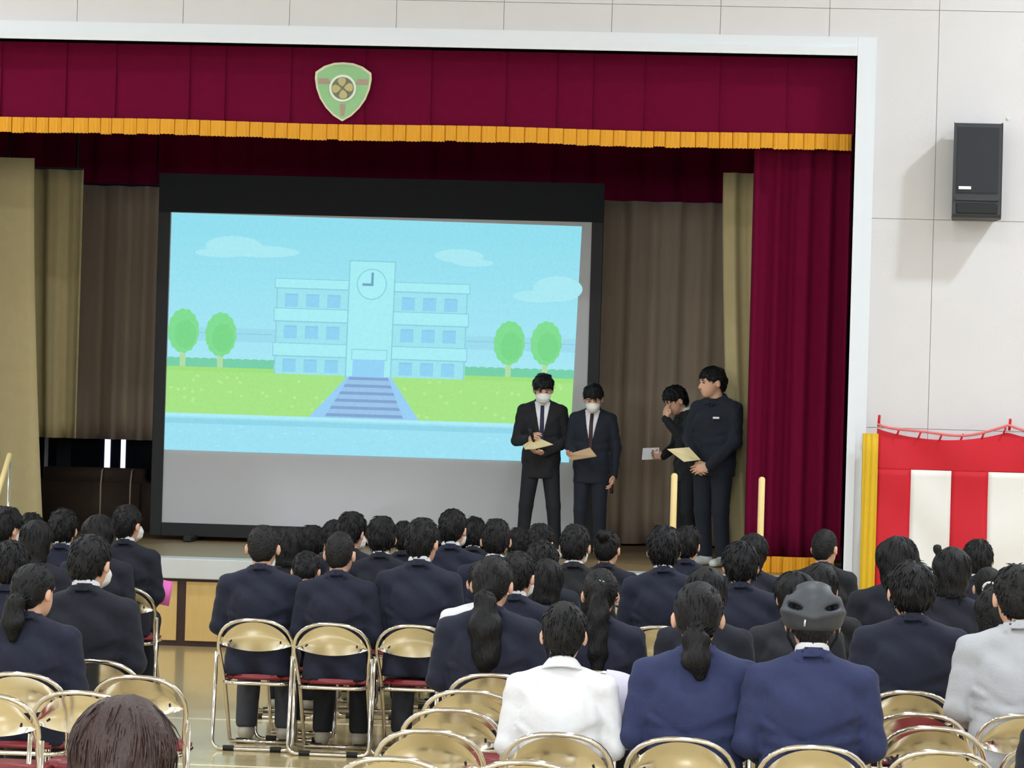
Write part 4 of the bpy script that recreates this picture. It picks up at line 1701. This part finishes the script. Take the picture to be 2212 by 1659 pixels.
def seated(px, py, ztop=1.3, style='short', jk='navy', label='', yaw=0.0, pitch=.12, lean=0.0, seat=None, collar=None, mask=False, wide=1.0, tail=None,
           hairm='hair', chair_label=None, seed=None, band=None, clip=None, helmet=False, shirt=False, pants='trouser', depth=None, cy=0.0, shoes='shoe', rz=0.0, nlocks=None):
    """a seated person whose head top shows at photo pixel px,py"""
    i = len(PEOPLE)
    if seat:
        t = atZ(seat[0], seat[1], CH + .012)
        origin = Vector((t.x, t.y + .255 + .02, 0))
        hp_ = atY(px, py, origin.y + .0)
        dx = hp_.x - origin.x
        ztop = hp_.z
        ch = chair((t.x, t.y + .255, 0), -.012, chair_label)
    else:
        if depth is None:
            hp_ = atZ(px, py, ztop)
        else:
            hp_ = atY(px, py, depth)
            ztop = hp_.z
        origin = Vector((hp_.x, hp_.y, 0))
        dx = 0
        ch = chair((origin.x, origin.y - .02, 0), random.uniform(-.03, .02), chair_label or ('steel folding chair under the ' + ' '.join(label.replace(',', '').split()[:11])), detail=False)
    origin.x += dx
    if seat and abs(dx) < .14:
        pass
    sc = ztop / TOPZ
    sc = min(max(sc, .93), 1.1)
    e = empty('person', (origin.x, origin.y, 0), rz, (sc * wide, sc, ztop / TOPZ))
    tag(e, label, 'person', 'seated audience')
    PEOPLE.append((e, origin.copy(), px, py, ztop))
    J = dict(SEATED)
    yk = round(yaw / .15) * .15
    pk = round(pitch / .1) * .1
    lk = round(lean / .1) * .1
    if lk:
        for k in ('chest', 'nb', 'sh'):
            p = J[k]
            J[k] = (p[0], p[1] + (p[2] - .545) * math.sin(lk) + 0, .545 + (p[2] - .545) * math.cos(lk))
        p = J['el']
        J['el'] = (p[0], p[1] + .12 * math.sin(lk), p[2])
    hd = Head((J['nb'][0], J['nb'][1] + .012 + .02 * lk, J['nb'][2] + .03), yk, pk + lk * .6)
    hk = (yk, pk, lk)
    l = leg(J, 1)
    hands = [place_hand(arm(J, s)[2], (arm(J, s)[2][0] - .05 * s, arm(J, s)[2][1] + .12, arm(J, s)[2][2] - .02), (0, .1, -1), left=(s < 0), curl=.35, h=.0085) for s in (-1, 1)]
    if helmet:
        pass
    link('body', body_mesh(('body',) + hk, J, hd, hands), M['skin'], e)
    jm = link('jacket' if not shirt else 'shirt', jacket_mesh(('jk', lk, jk == 'whiteshirt'), J, w=.78, wrinkle=1.0 if jk != 'whiteshirt' else .8, collar=jk != 'whiteshirt', puff=0.0 if jk != 'whiteshirt' else -.004), M[jk], e)
    link('trousers', trouser_mesh('tr', J), M[pants], e)
    for s in (-1, 1):
        link('shoe', shoe_mesh(('shoe', s), J, s), M[shoes], e)
    if collar:
        link('shirt_collar', collar_mesh(('col', lk, collar, shirt), J, .02 if collar == 2 else .008, hz=.022) if not shirt else collar_mesh(('col', lk, collar, shirt), J, -.002, .0075, .073, .03, .75), M['whiteshirt'] if jk != 'whiteshirt' else M[jk], e)
    if mask:
        link('face_mask', mask_mesh(('mask',) + hk, hd), M['maskw'], e)
    if helmet:
        hm = link('hair', hair_mesh(('hair', 'crop', 0) + hk, hd, 'crop', 0), M['hair'], e)

        def fn(P):
            Q = hd.loc(P)
            f = sd_ell(Q, (0, -.012, .03), (.113, .135, .122))
            zc = np.interp(Q[1], [-.13, -.05, .05, .13], [-.045, -.035, .01, .035])
            f = smax(f, zc - Q[2], .012)
            # rim ridge and two rear vents
            f = f - .007 * np.exp(-((Q[2] - .005 - .25 * np.abs(Q[0])) / .012) ** 2)
            for s in (-1, 1):
                L_ = [Q[0] * .94 + s * Q[2] * .34, Q[1], Q[2] * .94 - s * Q[0] * .34]
                f = smax(f, -sd_ell(L_, (s * .078, -.1, .024), (.036, .05, .0105)), .006)
                f = smax(f, -sd_cap(Q, (s * .03, -.12, .04), (s * .018, -.04, .155), .006, .006), .006)
                f = smax(f, -sd_ell(Q, (s * .075, -.02, .11), (.018, .06, .02)), .006)
            return f
        V, F = ev(grid(tuple(hd.c - .17), tuple(hd.c + .18), .0075), fn)
        ho = link('helmet', np_mesh('helmet', V, F, M['helmet']), M['helmet'], e)
        ho['label'] = 'dark ribbed cycle-style helmet'
        for s in (-1, 1):
            MB().tube([tuple(hd.w((s * .088, -.05, -.02))), tuple(hd.w((s * .088, -.01, -.06))), tuple(hd.w((s * .06, .04, -.11))), tuple(hd.w((0, .06, -.125)))], .006, 6).build('chin_strap', M['rubber'], ho, True)
        MB().tube([tuple(hd.w((-.03, -.142, -.0))), tuple(hd.w((-.032, -.138, -.025)))], .004, 6).build('reflector', M['clip'], ho, True)
    else:
        sd_ = (seed if seed is not None else i) % 4
        tl_ = TAILS.get(tail)
        base_style = 'tied' if tail else style
        hm = link('hair', hair_mesh(('hair', base_style, sd_, tail, nlocks) + hk, hd, base_style, sd_ * 1.7, h=.0095, tail=tl_[:2] if tl_ else None, nlocks=nlocks), M[hairm], e)
        if tl_ and tl_[2]:
            p0, p1 = Vector(tl_[0][0]), Vector(tl_[0][1])
            c = p0.lerp(p1, .45)
            r = tl_[1][0] * .95 + .006
            ax = (p1 - p0).normalized()
            u = ax.cross(Vector((1, 0, 0))).normalized()
            w_ = ax.cross(u)
            ring = [tuple(hd.w(tuple(c + (u * math.cos(a) + w_ * math.sin(a)) * r))) for a in [2 * PI * q / 14 for q in range(14)]]
            MB().tube(ring, .009 if band != 'pearl' else .012, 6, closed=True).build('hair_band', M[band] if band else M['band'], hm, True)
        if clip:
            c = clip
            n_ = Vector((c[0] * 1.2, c[1], c[2] * .9)).normalized()
            p0 = Vector(c)
            MB().tube([tuple(hd.w(tuple(p0 - Vector((.03, 0, .006))))), tuple(hd.w(tuple(p0 + n_ * .006))), tuple(hd.w(tuple(p0 + Vector((.03, 0, -.004)))))], [.004, .009, .004], 8).build('hair_clip', M['clip'], hm, True)
    return e


PEOPLE = []
S = seated
# ---- block below the piano and the leftmost curtain
S(8, 1098, 1.30, 'med', 'navy2', 'short-haired masked student turned sideways beneath the slanted cream hand rail', yaw=-.6, mask=True, seed=1)
S(66, 1111, 1.19, 'med', 'navy2', 'dark-haired student mostly hidden behind the long-haired student below the widest beige curtain', seed=2)
S(78, 1127, 1.27, 'long', 'navy2', 'student with long loose black hair below the widest beige curtain', seed=1)
S(136, 1103, 1.27, 'med', 'navy', 'student with a broad white collar showing, seated in front of the piano', seed=0, collar=2)
S(212, 1116, 1.28, 'bob', 'navy2', 'student with chin-length black hair beside the upright student with the pink paper', seed=3)
L5 = S(274, 1092, 1.3, 'short', 'navy2', 'upright masked student in white collar at the aisle holding a pink paper', seat=(262, 1265), yaw=-.45, mask=True, collar=2, pitch=.05, seed=2, chair_label='steel folding chair at the aisle under the student with pink paper')
S(190, 1157, 1.3, 'short', 'navy2', 'broad masked boy with white shirt collar in front of the pink paper student', seat=(206, 1423), yaw=-.3, mask=True, collar=2, seed=0, wide=1.08, chair_label='steel folding chair under the broad masked boy, partly hidden by the ponytail girl')
S(22, 1172, 1.28, 'med', 'navy', 'dark-haired student cut by the picture edge behind the ponytail girl', seed=3)
S(66, 1220, 1.3, 'tied', 'navy', 'girl in navy blazer with a side ponytail, head turned to show her ear', seat=(40, 1450), yaw=-.45, tail='sidepony', wide=1.1, chair_label='steel folding chair under the girl with the side ponytail')
# ---- front row of the middle block (backs of chairs in full view)
S(568, 1134, 1.3, 'crop', 'navy', 'crop-haired boy in navy blazer on the aisle chair below the screen', seat=(551, 1335), hairm='hairg', wide=1.06, seed=0, chair_label='fully visible steel folding chair at the aisle, grey shoes beneath it', pants='trouserg')
S(733, 1148, 1.3, 'crop', 'navy', 'boy with shaved nape in navy blazer between two other blazer boys below the screen', seat=(716, 1344), hairm='hairg', wide=1.0, yaw=-.15, seed=1, chair_label='fully visible steel folding chair, middle one of the three below the screen')
S(909, 1120, 1.3, 'short', 'navy', 'boy with bright white shirt collar in navy blazer beside the white-shirted student', seat=(895, 1348), collar=2, yaw=-.3, seed=2, chair_label='steel folding chair partly covered by the wavy ponytail girl', pants='trouserg')
# ---- behind them
S(625, 1142, 1.22, 'bob', 'blackw', 'student with full dark bob just beside the crop-haired aisle boy', seed=0)
S(674, 1138, 1.18, 'med', 'blackw', 'small dark head below the middle of the screen edge, behind the bobbed student', seed=1)
S(659, 1186, 1.155, 'short', 'navy2', 'bowed student with low head and a slip of white collar between two blazer boys', pitch=.5, collar=1, seed=2)
S(756, 1109, 1.30, 'med', 'navy2', 'masked student with round dark hair below the projected steps', yaw=-.45, mask=True, seed=3)
S(722, 1124, 1.20, 'short', 'navy2', 'student half hidden behind the round-haired masked student', seed=0)
S(825, 1119, 1.3, 'med', 'navy2', 'student with rounded black hair and thin grey collar line below the screen', collar=1, seed=1)
S(872, 1127, 1.2, 'short', 'navy2', 'student whose head peeks out beside the boy with bright white collar', seed=2)
S(976, 1101, 1.34, 'short', 'navy', 'tall student in white collar whose head stands highest under the screen', collar=2, yaw=-.3, mask=True, seed=3)
S(1024, 1120, 1.20, 'med', 'navy2', 'dark head between the tall white-collared student and the student with both ears showing', seed=0, collar=1)
S(1072, 1122, 1.33, 'short', 'navy', 'short-haired student with both ears showing below the picture lawn', collar=1, seed=1)
S(1048, 1212, 1.2, 'short', 'whiteshirt', 'student in a plain white shirt mostly hidden by the wavy ponytail girl', shirt=True, seed=2, wide=1.12)
S(1062, 1204, 1.3, 'tied', 'navy', 'girl in navy blazer with a long wavy black ponytail', seat=(1065, 1453), tail='wavypony', yaw=-.15, wide=1.08, chair_label='steel folding chair under the girl with the wavy ponytail')
S(1116, 1193, 1.29, 'short', 'navy', 'short-haired student seated just in front of the wavy ponytail girl', collar=2, seed=0, yaw=-.3, mask=True)
S(1122, 1143, 1.18, 'med', 'navy2', 'small dark head below the trouser legs of the tie-wearing boy', seed=1)
S(1165, 1132, 1.28, 'short', 'navy2', 'student with cheek showing below the tie-wearing boy on stage', yaw=-.45, seed=2)
S(1172, 1172, 1.26, 'med', 'navy2', 'low dark-haired head beside the mask-wearing boy in charcoal', seed=3)
S(1182, 1212, 1.19, 'bob', 'navy2', 'lowest bobbed head directly before the charcoal-jacketed boy', seed=0)
S(1242, 1134, 1.33, 'short', 'blackw', 'boy in charcoal jacket with white collar edge and blue-white mask ear loop', collar=1, seed=1, yaw=-.15, mask=True)
S(1310, 1146, 1.24, 'tied', 'navy2', 'girl with hair gathered into a high bun below the brown curtain', tail='bun', yaw=-.3, seed=2)
S(1298, 1230, 1.27, 'tied', 'navy', 'girl with a long straight ponytail held by a silver clip', tail='straightpony', band='clip', seed=3)
S(1436, 1139, 1.36, 'med', 'navy', 'boy with tousled hair below the first cream rail post', collar=1, yaw=.2, seed=0)
S(1483, 1139, 1.25, 'med', 'navy', 'student tucked behind the tousled boy at the foot of the first rail post', yaw=-.3, seed=1)
# ---- near rows, middle
S(1219, 1303, 1.28, 'short', 'whiteshirt', 'boy in a white polo shirt seated nearest the empty chairs', seat=(1205, 1580), shirt=True, collar=2, seed=0, chair_label='steel folding chair directly behind the boy in white polo', pants='trouserg')
S(1510, 1260, 1.37, 'tied', 'navy3', 'girl in navy blazer with a low curled ponytail beside the boy in white polo', seat=(1473, 1590), tail='lowpony', wide=1.05, chair_label='steel folding chair directly behind the girl with low curled ponytail')
S(1526, 1230, 1.30, 'long', 'navy2', 'long-haired student directly in front of the girl with low curled ponytail', seed=1)
S(1602, 1174, 1.3, 'med', 'navy', 'student with thick black hair below the second rail post', seed=2, wide=1.1)
S(1627, 1156, 1.24, 'bob', 'navy2', 'student with a pale hair clip at the foot of the second rail post', clip=(.02, -.09, .085), seed=3, yaw=-.3)
S(1779, 1143, 1.28, 'crop', 'blackw', 'crop-haired student in black before the gold hem fringe', yaw=-.45, seed=0, hairm='hairg')
S(1773, 1222, 1.25, 'bob', 'blackw', 'dark-bobbed student behind the helmet, below the crop-haired student in black', seed=1, yaw=-.3)
S(1722, 1240, 1.24, 'bob', 'charcoal', 'student with a small hair clip just behind the helmet wearer', seed=2, clip=(.03, -.09, .085), wide=1.1, yaw=.3)
S(1758, 1270, 1.37, 'crop', 'navy3', 'student in navy blazer wearing a dark ribbed helmet', seat=(1760, 1607), helmet=True, collar=2, wide=1.06, chair_label='steel folding chair directly behind the helmet wearer')
# ---- block before the striped curtain
S(1940, 1164, 1.36, 'bob', 'navy2', 'student with wide dark hair and a clip before the first red stripe', clip=(.02, -.11, -.01), seed=3, wide=1.12)
S(1972, 1218, 1.3, 'med', 'navy', 'boy in navy blazer with bushy hair and one ear showing', seat=(1966, 1490), yaw=.2, wide=1.12, seed=1, chair_label='steel folding chair directly behind the bushy-haired boy')
S(2058, 1187, 1.34, 'bob', 'navy2', 'student with rounded dark bob beside the microphone stand', seed=0)
S(2114, 1169, 1.27, 'med', 'navy', 'student with spiky dark hair between two white stripes', seed=2, collar=1)
S(2136, 1227, 1.18, 'tied', 'navy', 'girl with pearl hair band below the spiky-haired student', tail='bunlow', band='pearl', seed=3)
S(2150, 1275, 1.22, 'bob', 'blackw', 'student with brownish dark hair half hidden by the grey-jacketed adult', hairm='hairg', seed=0)
S(2203, 1222, 1.4, 'short', 'greyj', 'adult in light grey jacket at the picture edge before the striped curtain', seat=(2222, 1540), yaw=.2, hairm='hairg', wide=1.08, chair_label='steel folding chair under the adult in light grey jacket')
S(2352, 1394, 1.3, 'short', 'navy2', 'person in dark navy sleeve cut off by the lower picture corner', seed=1)
# ---- nearest head
S(268, 1518, depth=6.95, style='bob', jk='blackw', label='person with glossy brown hair nearest the camera, only the head visible', hairm='hairb', seed=2, wide=1.06, pitch=.1, nlocks=(620, .10, .0012, .0026))

# ---- empty chairs
for (px, py, lb) in (
    (295, 1457, 'empty steel folding chair behind the broad masked boy, next to the aisle'),
    (172, 1490, 'empty steel folding chair just beyond the brown-haired person'),
    (-28, 1495, 'empty steel folding chair cut by the picture edge below the side-ponytail girl'),
    (850, 1632, 'empty steel folding chair nearest the camera at the aisle end of the middle block'),
    (928, 1573, 'empty steel folding chair, second from the camera along the aisle of the middle block'),
    (977, 1528, 'empty steel folding chair, third from the camera along the aisle of the middle block'),
    (1017, 1488, 'empty steel folding chair, fourth from the camera, just behind the wavy ponytail girl'),
    (1140, 1640, 'empty steel folding chair cut by the lower picture edge behind the white polo boy'),
    (1986, 1537, 'empty steel folding chair second behind the bushy-haired boy'),
    (2022, 1567, 'empty steel folding chair third behind the bushy-haired boy'),
    (2038, 1618, 'empty steel folding chair behind the bushy-haired boy, cut by the lower picture edge'),
    (2285, 1602, 'empty steel folding chair cut by the picture edge beside the navy sleeve'),
    (1230, 1455, 'empty steel folding chair hidden in front of the white polo boy, only an edge showing'),
):
    chair_at(px, py, lb)

# ------------------------------------------------------------------ papers in the audience
def sheet(name, loc, w, h, rot, m, label, bend=.02):
    n = 6
    vs, fs = [], []
    for i in range(n + 1):
        u = i / n
        for j in (0, 1):
            vs.append(((u - .5) * w, (j - .5) * h, bend * math.sin(PI * u)))
    for i in range(n):
        fs.append((2 * i, 2 * i + 2, 2 * i + 3, 2 * i + 1))
    o = mesh_obj(name, vs, fs, m, None, True, loc)
    o.rotation_euler = rot
    s = o.modifiers.new('thickness', 'SOLIDIFY')
    s.thickness = .002
    tag(o, label, 'paper')
    return o


p = atY(349, 1280, PEOPLE[5][1].y + .2)
sheet('pink_paper', p, .13, .17, (1.35, .15, .2), M['pink'], 'bright pink paper held at the aisle student\'s side')
p = atY(1338, 1502, PEOPLE[34][1].y + .18)
sheet('lavender_leaflet', p, .15, .2, (1.0, .3, .2), M['lavpaper'], 'pale lavender leaflet beside the white polo boy\'s arm')


# ------------------------------------------------------------------ students on the stage
def stand_pose(legs=.09, spread=0.0):
    return dict(pel=(0, 0, .91), chest=(0, -.005, 1.22), nb=(0, -.012, 1.395), hip=.085, hipz=.86,
                knee=(legs + spread * .5, .02, .47), ank=(legs + spread, -.03, .09), toe=(legs + spread + .03, .13, .035),
                sh=(.178, -.01, 1.335), el=(.225, -.02, 1.07), wr=(.21, .05, .83))


def vfront(name, key, J, half, ztop, zbot, m, e, grow, curve=0.0, xs=0.0):
    """cloth patch lying on the jacket front inside a V"""
    def fn(P):
        f = sd_torso(P, J, .012 + grow)
        f = smin(f, sd_shoulders(P, J, .012 + grow), .04)
        x = P[0] - xs
        wv = half * np.clip((P[2] - zbot) / (ztop - zbot), 0, 1.2) + curve
        f = smax(f, np.abs(x) - wv, .004)
        f = smax(f, P[2] - ztop, .004)
        f = smax(f, zbot - P[2], .004)
        return smax(f, .02 - P[1], .004)
    V, F = ev(grid((-.13, -.05, zbot - .02), (.13, .24, ztop + .02), .0085), fn)
    return link(name, np_mesh(name, V, F, m), None, e)


def stage_person(px, py, Y, Ht, rz, label, J, hd, jk, hands, shirt=None, tie=None, mask=False, seed=0, fringe=True, hem=.72, collar=1, style='med', wide=1.0, shoes='shoew', key=''):
    p = atY(px, py, Y)
    sc = Ht / 1.70
    e = empty('person', (p.x, Y, STZ), rz, (sc * wide, sc * wide, (p.z - STZ) / 1.685))
    tag(e, label, 'person', 'students standing on the stage')
    link('body', body_mesh(('sb', key), J, hd, hands, True), M['skin'], e)
    link('jacket', jacket_mesh(('sj', key), J, hem=hem, h=.014, openfront=bool(shirt)), M[jk], e)
    link('trousers', trouser_mesh(('st', key), J, h=.018, g=.01), M['trouser'] if jk != 'gakuran' else M['gakuran'], e)
    for s in (-1, 1):
        link('shoe', shoe_mesh(('ss', key, s), J, s), M[shoes], e)
    link('hair', hair_mesh(('sh', key), hd, style, seed, fringe, h=.0085), M['hair'], e)
    if mask:
        link('face_mask', mask_mesh(('sm', key), hd), M['maskw'], e)
        ear_loops(e, hd)
    eyes(e, hd)
    if shirt:
        link('shirt_collar', collar_mesh(('sc', key), J, .012, .006, .06, .028, .25), M['whiteshirt'], e)
        vfront('shirt_front', key, J, .078, J['nb'][2] + .03, J['pel'][2] + .12, M['whiteshirt'], e, .011)
        vfront('necktie', key, J, -.004, J['nb'][2] + .025, J['pel'][2] + .14, tie, e, .021, .022)
    return e


def held(name, e, pts, m, label, th=.004):
    """a flat sheet through local points of a person, placed as a thing of its own"""
    bpy.context.view_layer.update()
    w = [e.matrix_world @ Vector(q) for q in pts]
    c = sum(w, Vector()) / len(w)
    vs = [q - c for q in w]
    o = mesh_obj(name, vs, [tuple(range(len(vs)))], m, None, False, c)
    s = o.modifiers.new('thickness', 'SOLIDIFY')
    s.thickness = th
    tag(o, label, 'paper', None)
    return o


# tie-wearing boy, facing the hall; local +x is towards the screen side of the picture
J = stand_pose(.10, .06)
J['sh'] = {1: (.18, -.01, 1.335), -1: (-.18, -.01, 1.335)}
J['el'] = {1: (.235, .0, 1.06), -1: (-.245, -.0, 1.06)}
J['wr'] = {1: (.115, .22, 1.07), -1: (-.02, .25, .955)}
hd = Head((0, .0, 1.425), .05, .42)
hands = [place_hand((.115, .22, 1.07), (.06, .30, 1.12), (-.5, -.2, -.3), False, .55, .05, .8), place_hand((-.02, .25, .955), (.07, .31, .97), (0, -.1, 1), True, .3, .05, .3)]
e1 = stage_person(1174, 805, 26.6, 1.56, PI + .05, 'masked student in black suit and navy tie standing before the screen', J, hd, 'blackw', hands, True, M['tie'], True, 1.0, key='a')
held('cream_program_sheet', e1, [(.17, .28, 1.02), (.05, .26, 1.10), (-.115, .30, 1.035), (.06, .38, .99), (.15, .36, .985)], M['cream'], 'cream programme sheet held by the masked student in navy tie')
bpy.context.view_layer.update()
mp_ = e1.matrix_world @ Vector((.10, .30, 1.13))
o = MB().tube([(.03, .0, -.07), (.005, 0, .0), (0, 0, .03), (0, 0, .05)], [.012, .016, .024, .018], 10).build('hand_microphone', M['micm'], None, True, mp_)
tag(o, 'small dark hand microphone in the fist of the tie-wearing student', 'microphone')

# second masked boy
J = stand_pose(.085, .02)
J['el'] = {1: (.22, -.01, 1.07), -1: (-.235, -.03, 1.07)}
J['wr'] = {1: (.15, .24, .99), -1: (-.225, .0, .80)}
hd = Head((0, .005, 1.42), .1, .45)
hands = [place_hand((.15, .24, .99), (.17, .34, .985), (-.3, 0, 1), False, .45, .05, .8), place_hand((-.225, .0, .80), (-.215, .05, .69), (1, 0, 0), True, .5)]
e2 = stage_person(1283, 825, 26.5, 1.49, PI - .1, 'masked student in dark suit and thin dark tie beside the screen edge', J, hd, 'gakuran', hands, True, M['tie2'], True, 2.3, key='b')
held('tan_clipboard', e2, [(.20, .28, .99), (-.02, .27, 1.06), (-.10, .36, .985), (.15, .42, .94)], M['tan'], 'tan clipboard sheet held by the second masked student', .008)
mp_ = e2.matrix_world @ Vector((-.215, .045, .70))
o = MB().tube([(0, 0, -.06), (0, 0, 0), (.005, 0, .05)], [.014, .014, .012], 8).build('dark_red_marker', M['tie2'], None, True, mp_)
tag(o, 'small dark red marker in the hanging hand of the second masked student', 'marker')

# bowing student with a hand at his face
J = stand_pose(.085, .01)
J['chest'] = (0, .02, 1.215)
J['nb'] = (0, .045, 1.375)
J['sh'] = (.175, .03, 1.325)
J['el'] = {1: (.225, .05, 1.08), -1: (-.20, .12, 1.13)}
J['wr'] = {1: (.15, .20, .98), -1: (-.075, .26, 1.33)}
hd = Head((0, .065, 1.405), .1, .55)
hands = [place_hand((.15, .20, .98), (.14, .30, .99), (-1, 0, .2), False, .5, .05, .8), place_hand((-.075, .26, 1.33), (-.045, .25, 1.45), (.3, -1, 0), True, .25, .08, .2)]
e3 = stage_person(1492, 825, 26.75, 1.60, PI / 2 + .35, 'bowed student in dark uniform covering his face with one hand', J, hd, 'blackw', hands, None, None, False, 3.1, fringe=False, key='c', hem=.75)
link('shirt_collar', collar_mesh(('sc', 'c'), J, .022), M['whiteshirt'], e3)
held('white_note_card', e3, [(.14, .25, .95), (.17, .40, .94), (.15, .40, 1.05), (.12, .25, 1.06)], M['paper'], 'white note card held out by the bowed student')

# tall student in dark high-collared uniform
J = stand_pose(.085, .0)
J['el'] = {1: (.235, .02, 1.07), -1: (-.225, .04, 1.05)}
J['wr'] = {1: (.0, .27, .86), -1: (-.13, .25, .85)}
hd = Head((0, .0, 1.425), -.5, .15)
hands = [place_hand((.0, .27, .86), (-.09, .31, .81), (-.3, -.5, -.2), False, .6, .04, .7), place_hand((-.13, .25, .85), (-.06, .33, .82), (.3, -.5, -.1), True, .5, .04, .7)]
e4 = stage_person(1549, 792, 26.1, 1.72, PI / 2 + .95, 'tall student in dark high-collared uniform with name tag, hands clasped', J, hd, 'gakuran', hands, None, None, False, .4, style='short', fringe=False, key='d', hem=.76, wide=1.08)
held('cream_folded_sheet', e4, [(-.10, .32, .90), (-.03, .44, .88), (.12, .46, .98), (.0, .34, 1.0)], M['cream'], 'cream folded sheet held between the tall student and the bowed student')
vb = MB().box(-.13, -.07, .128, .136, 1.245, 1.262, .002).build('name_tag', M['badge'], e4)
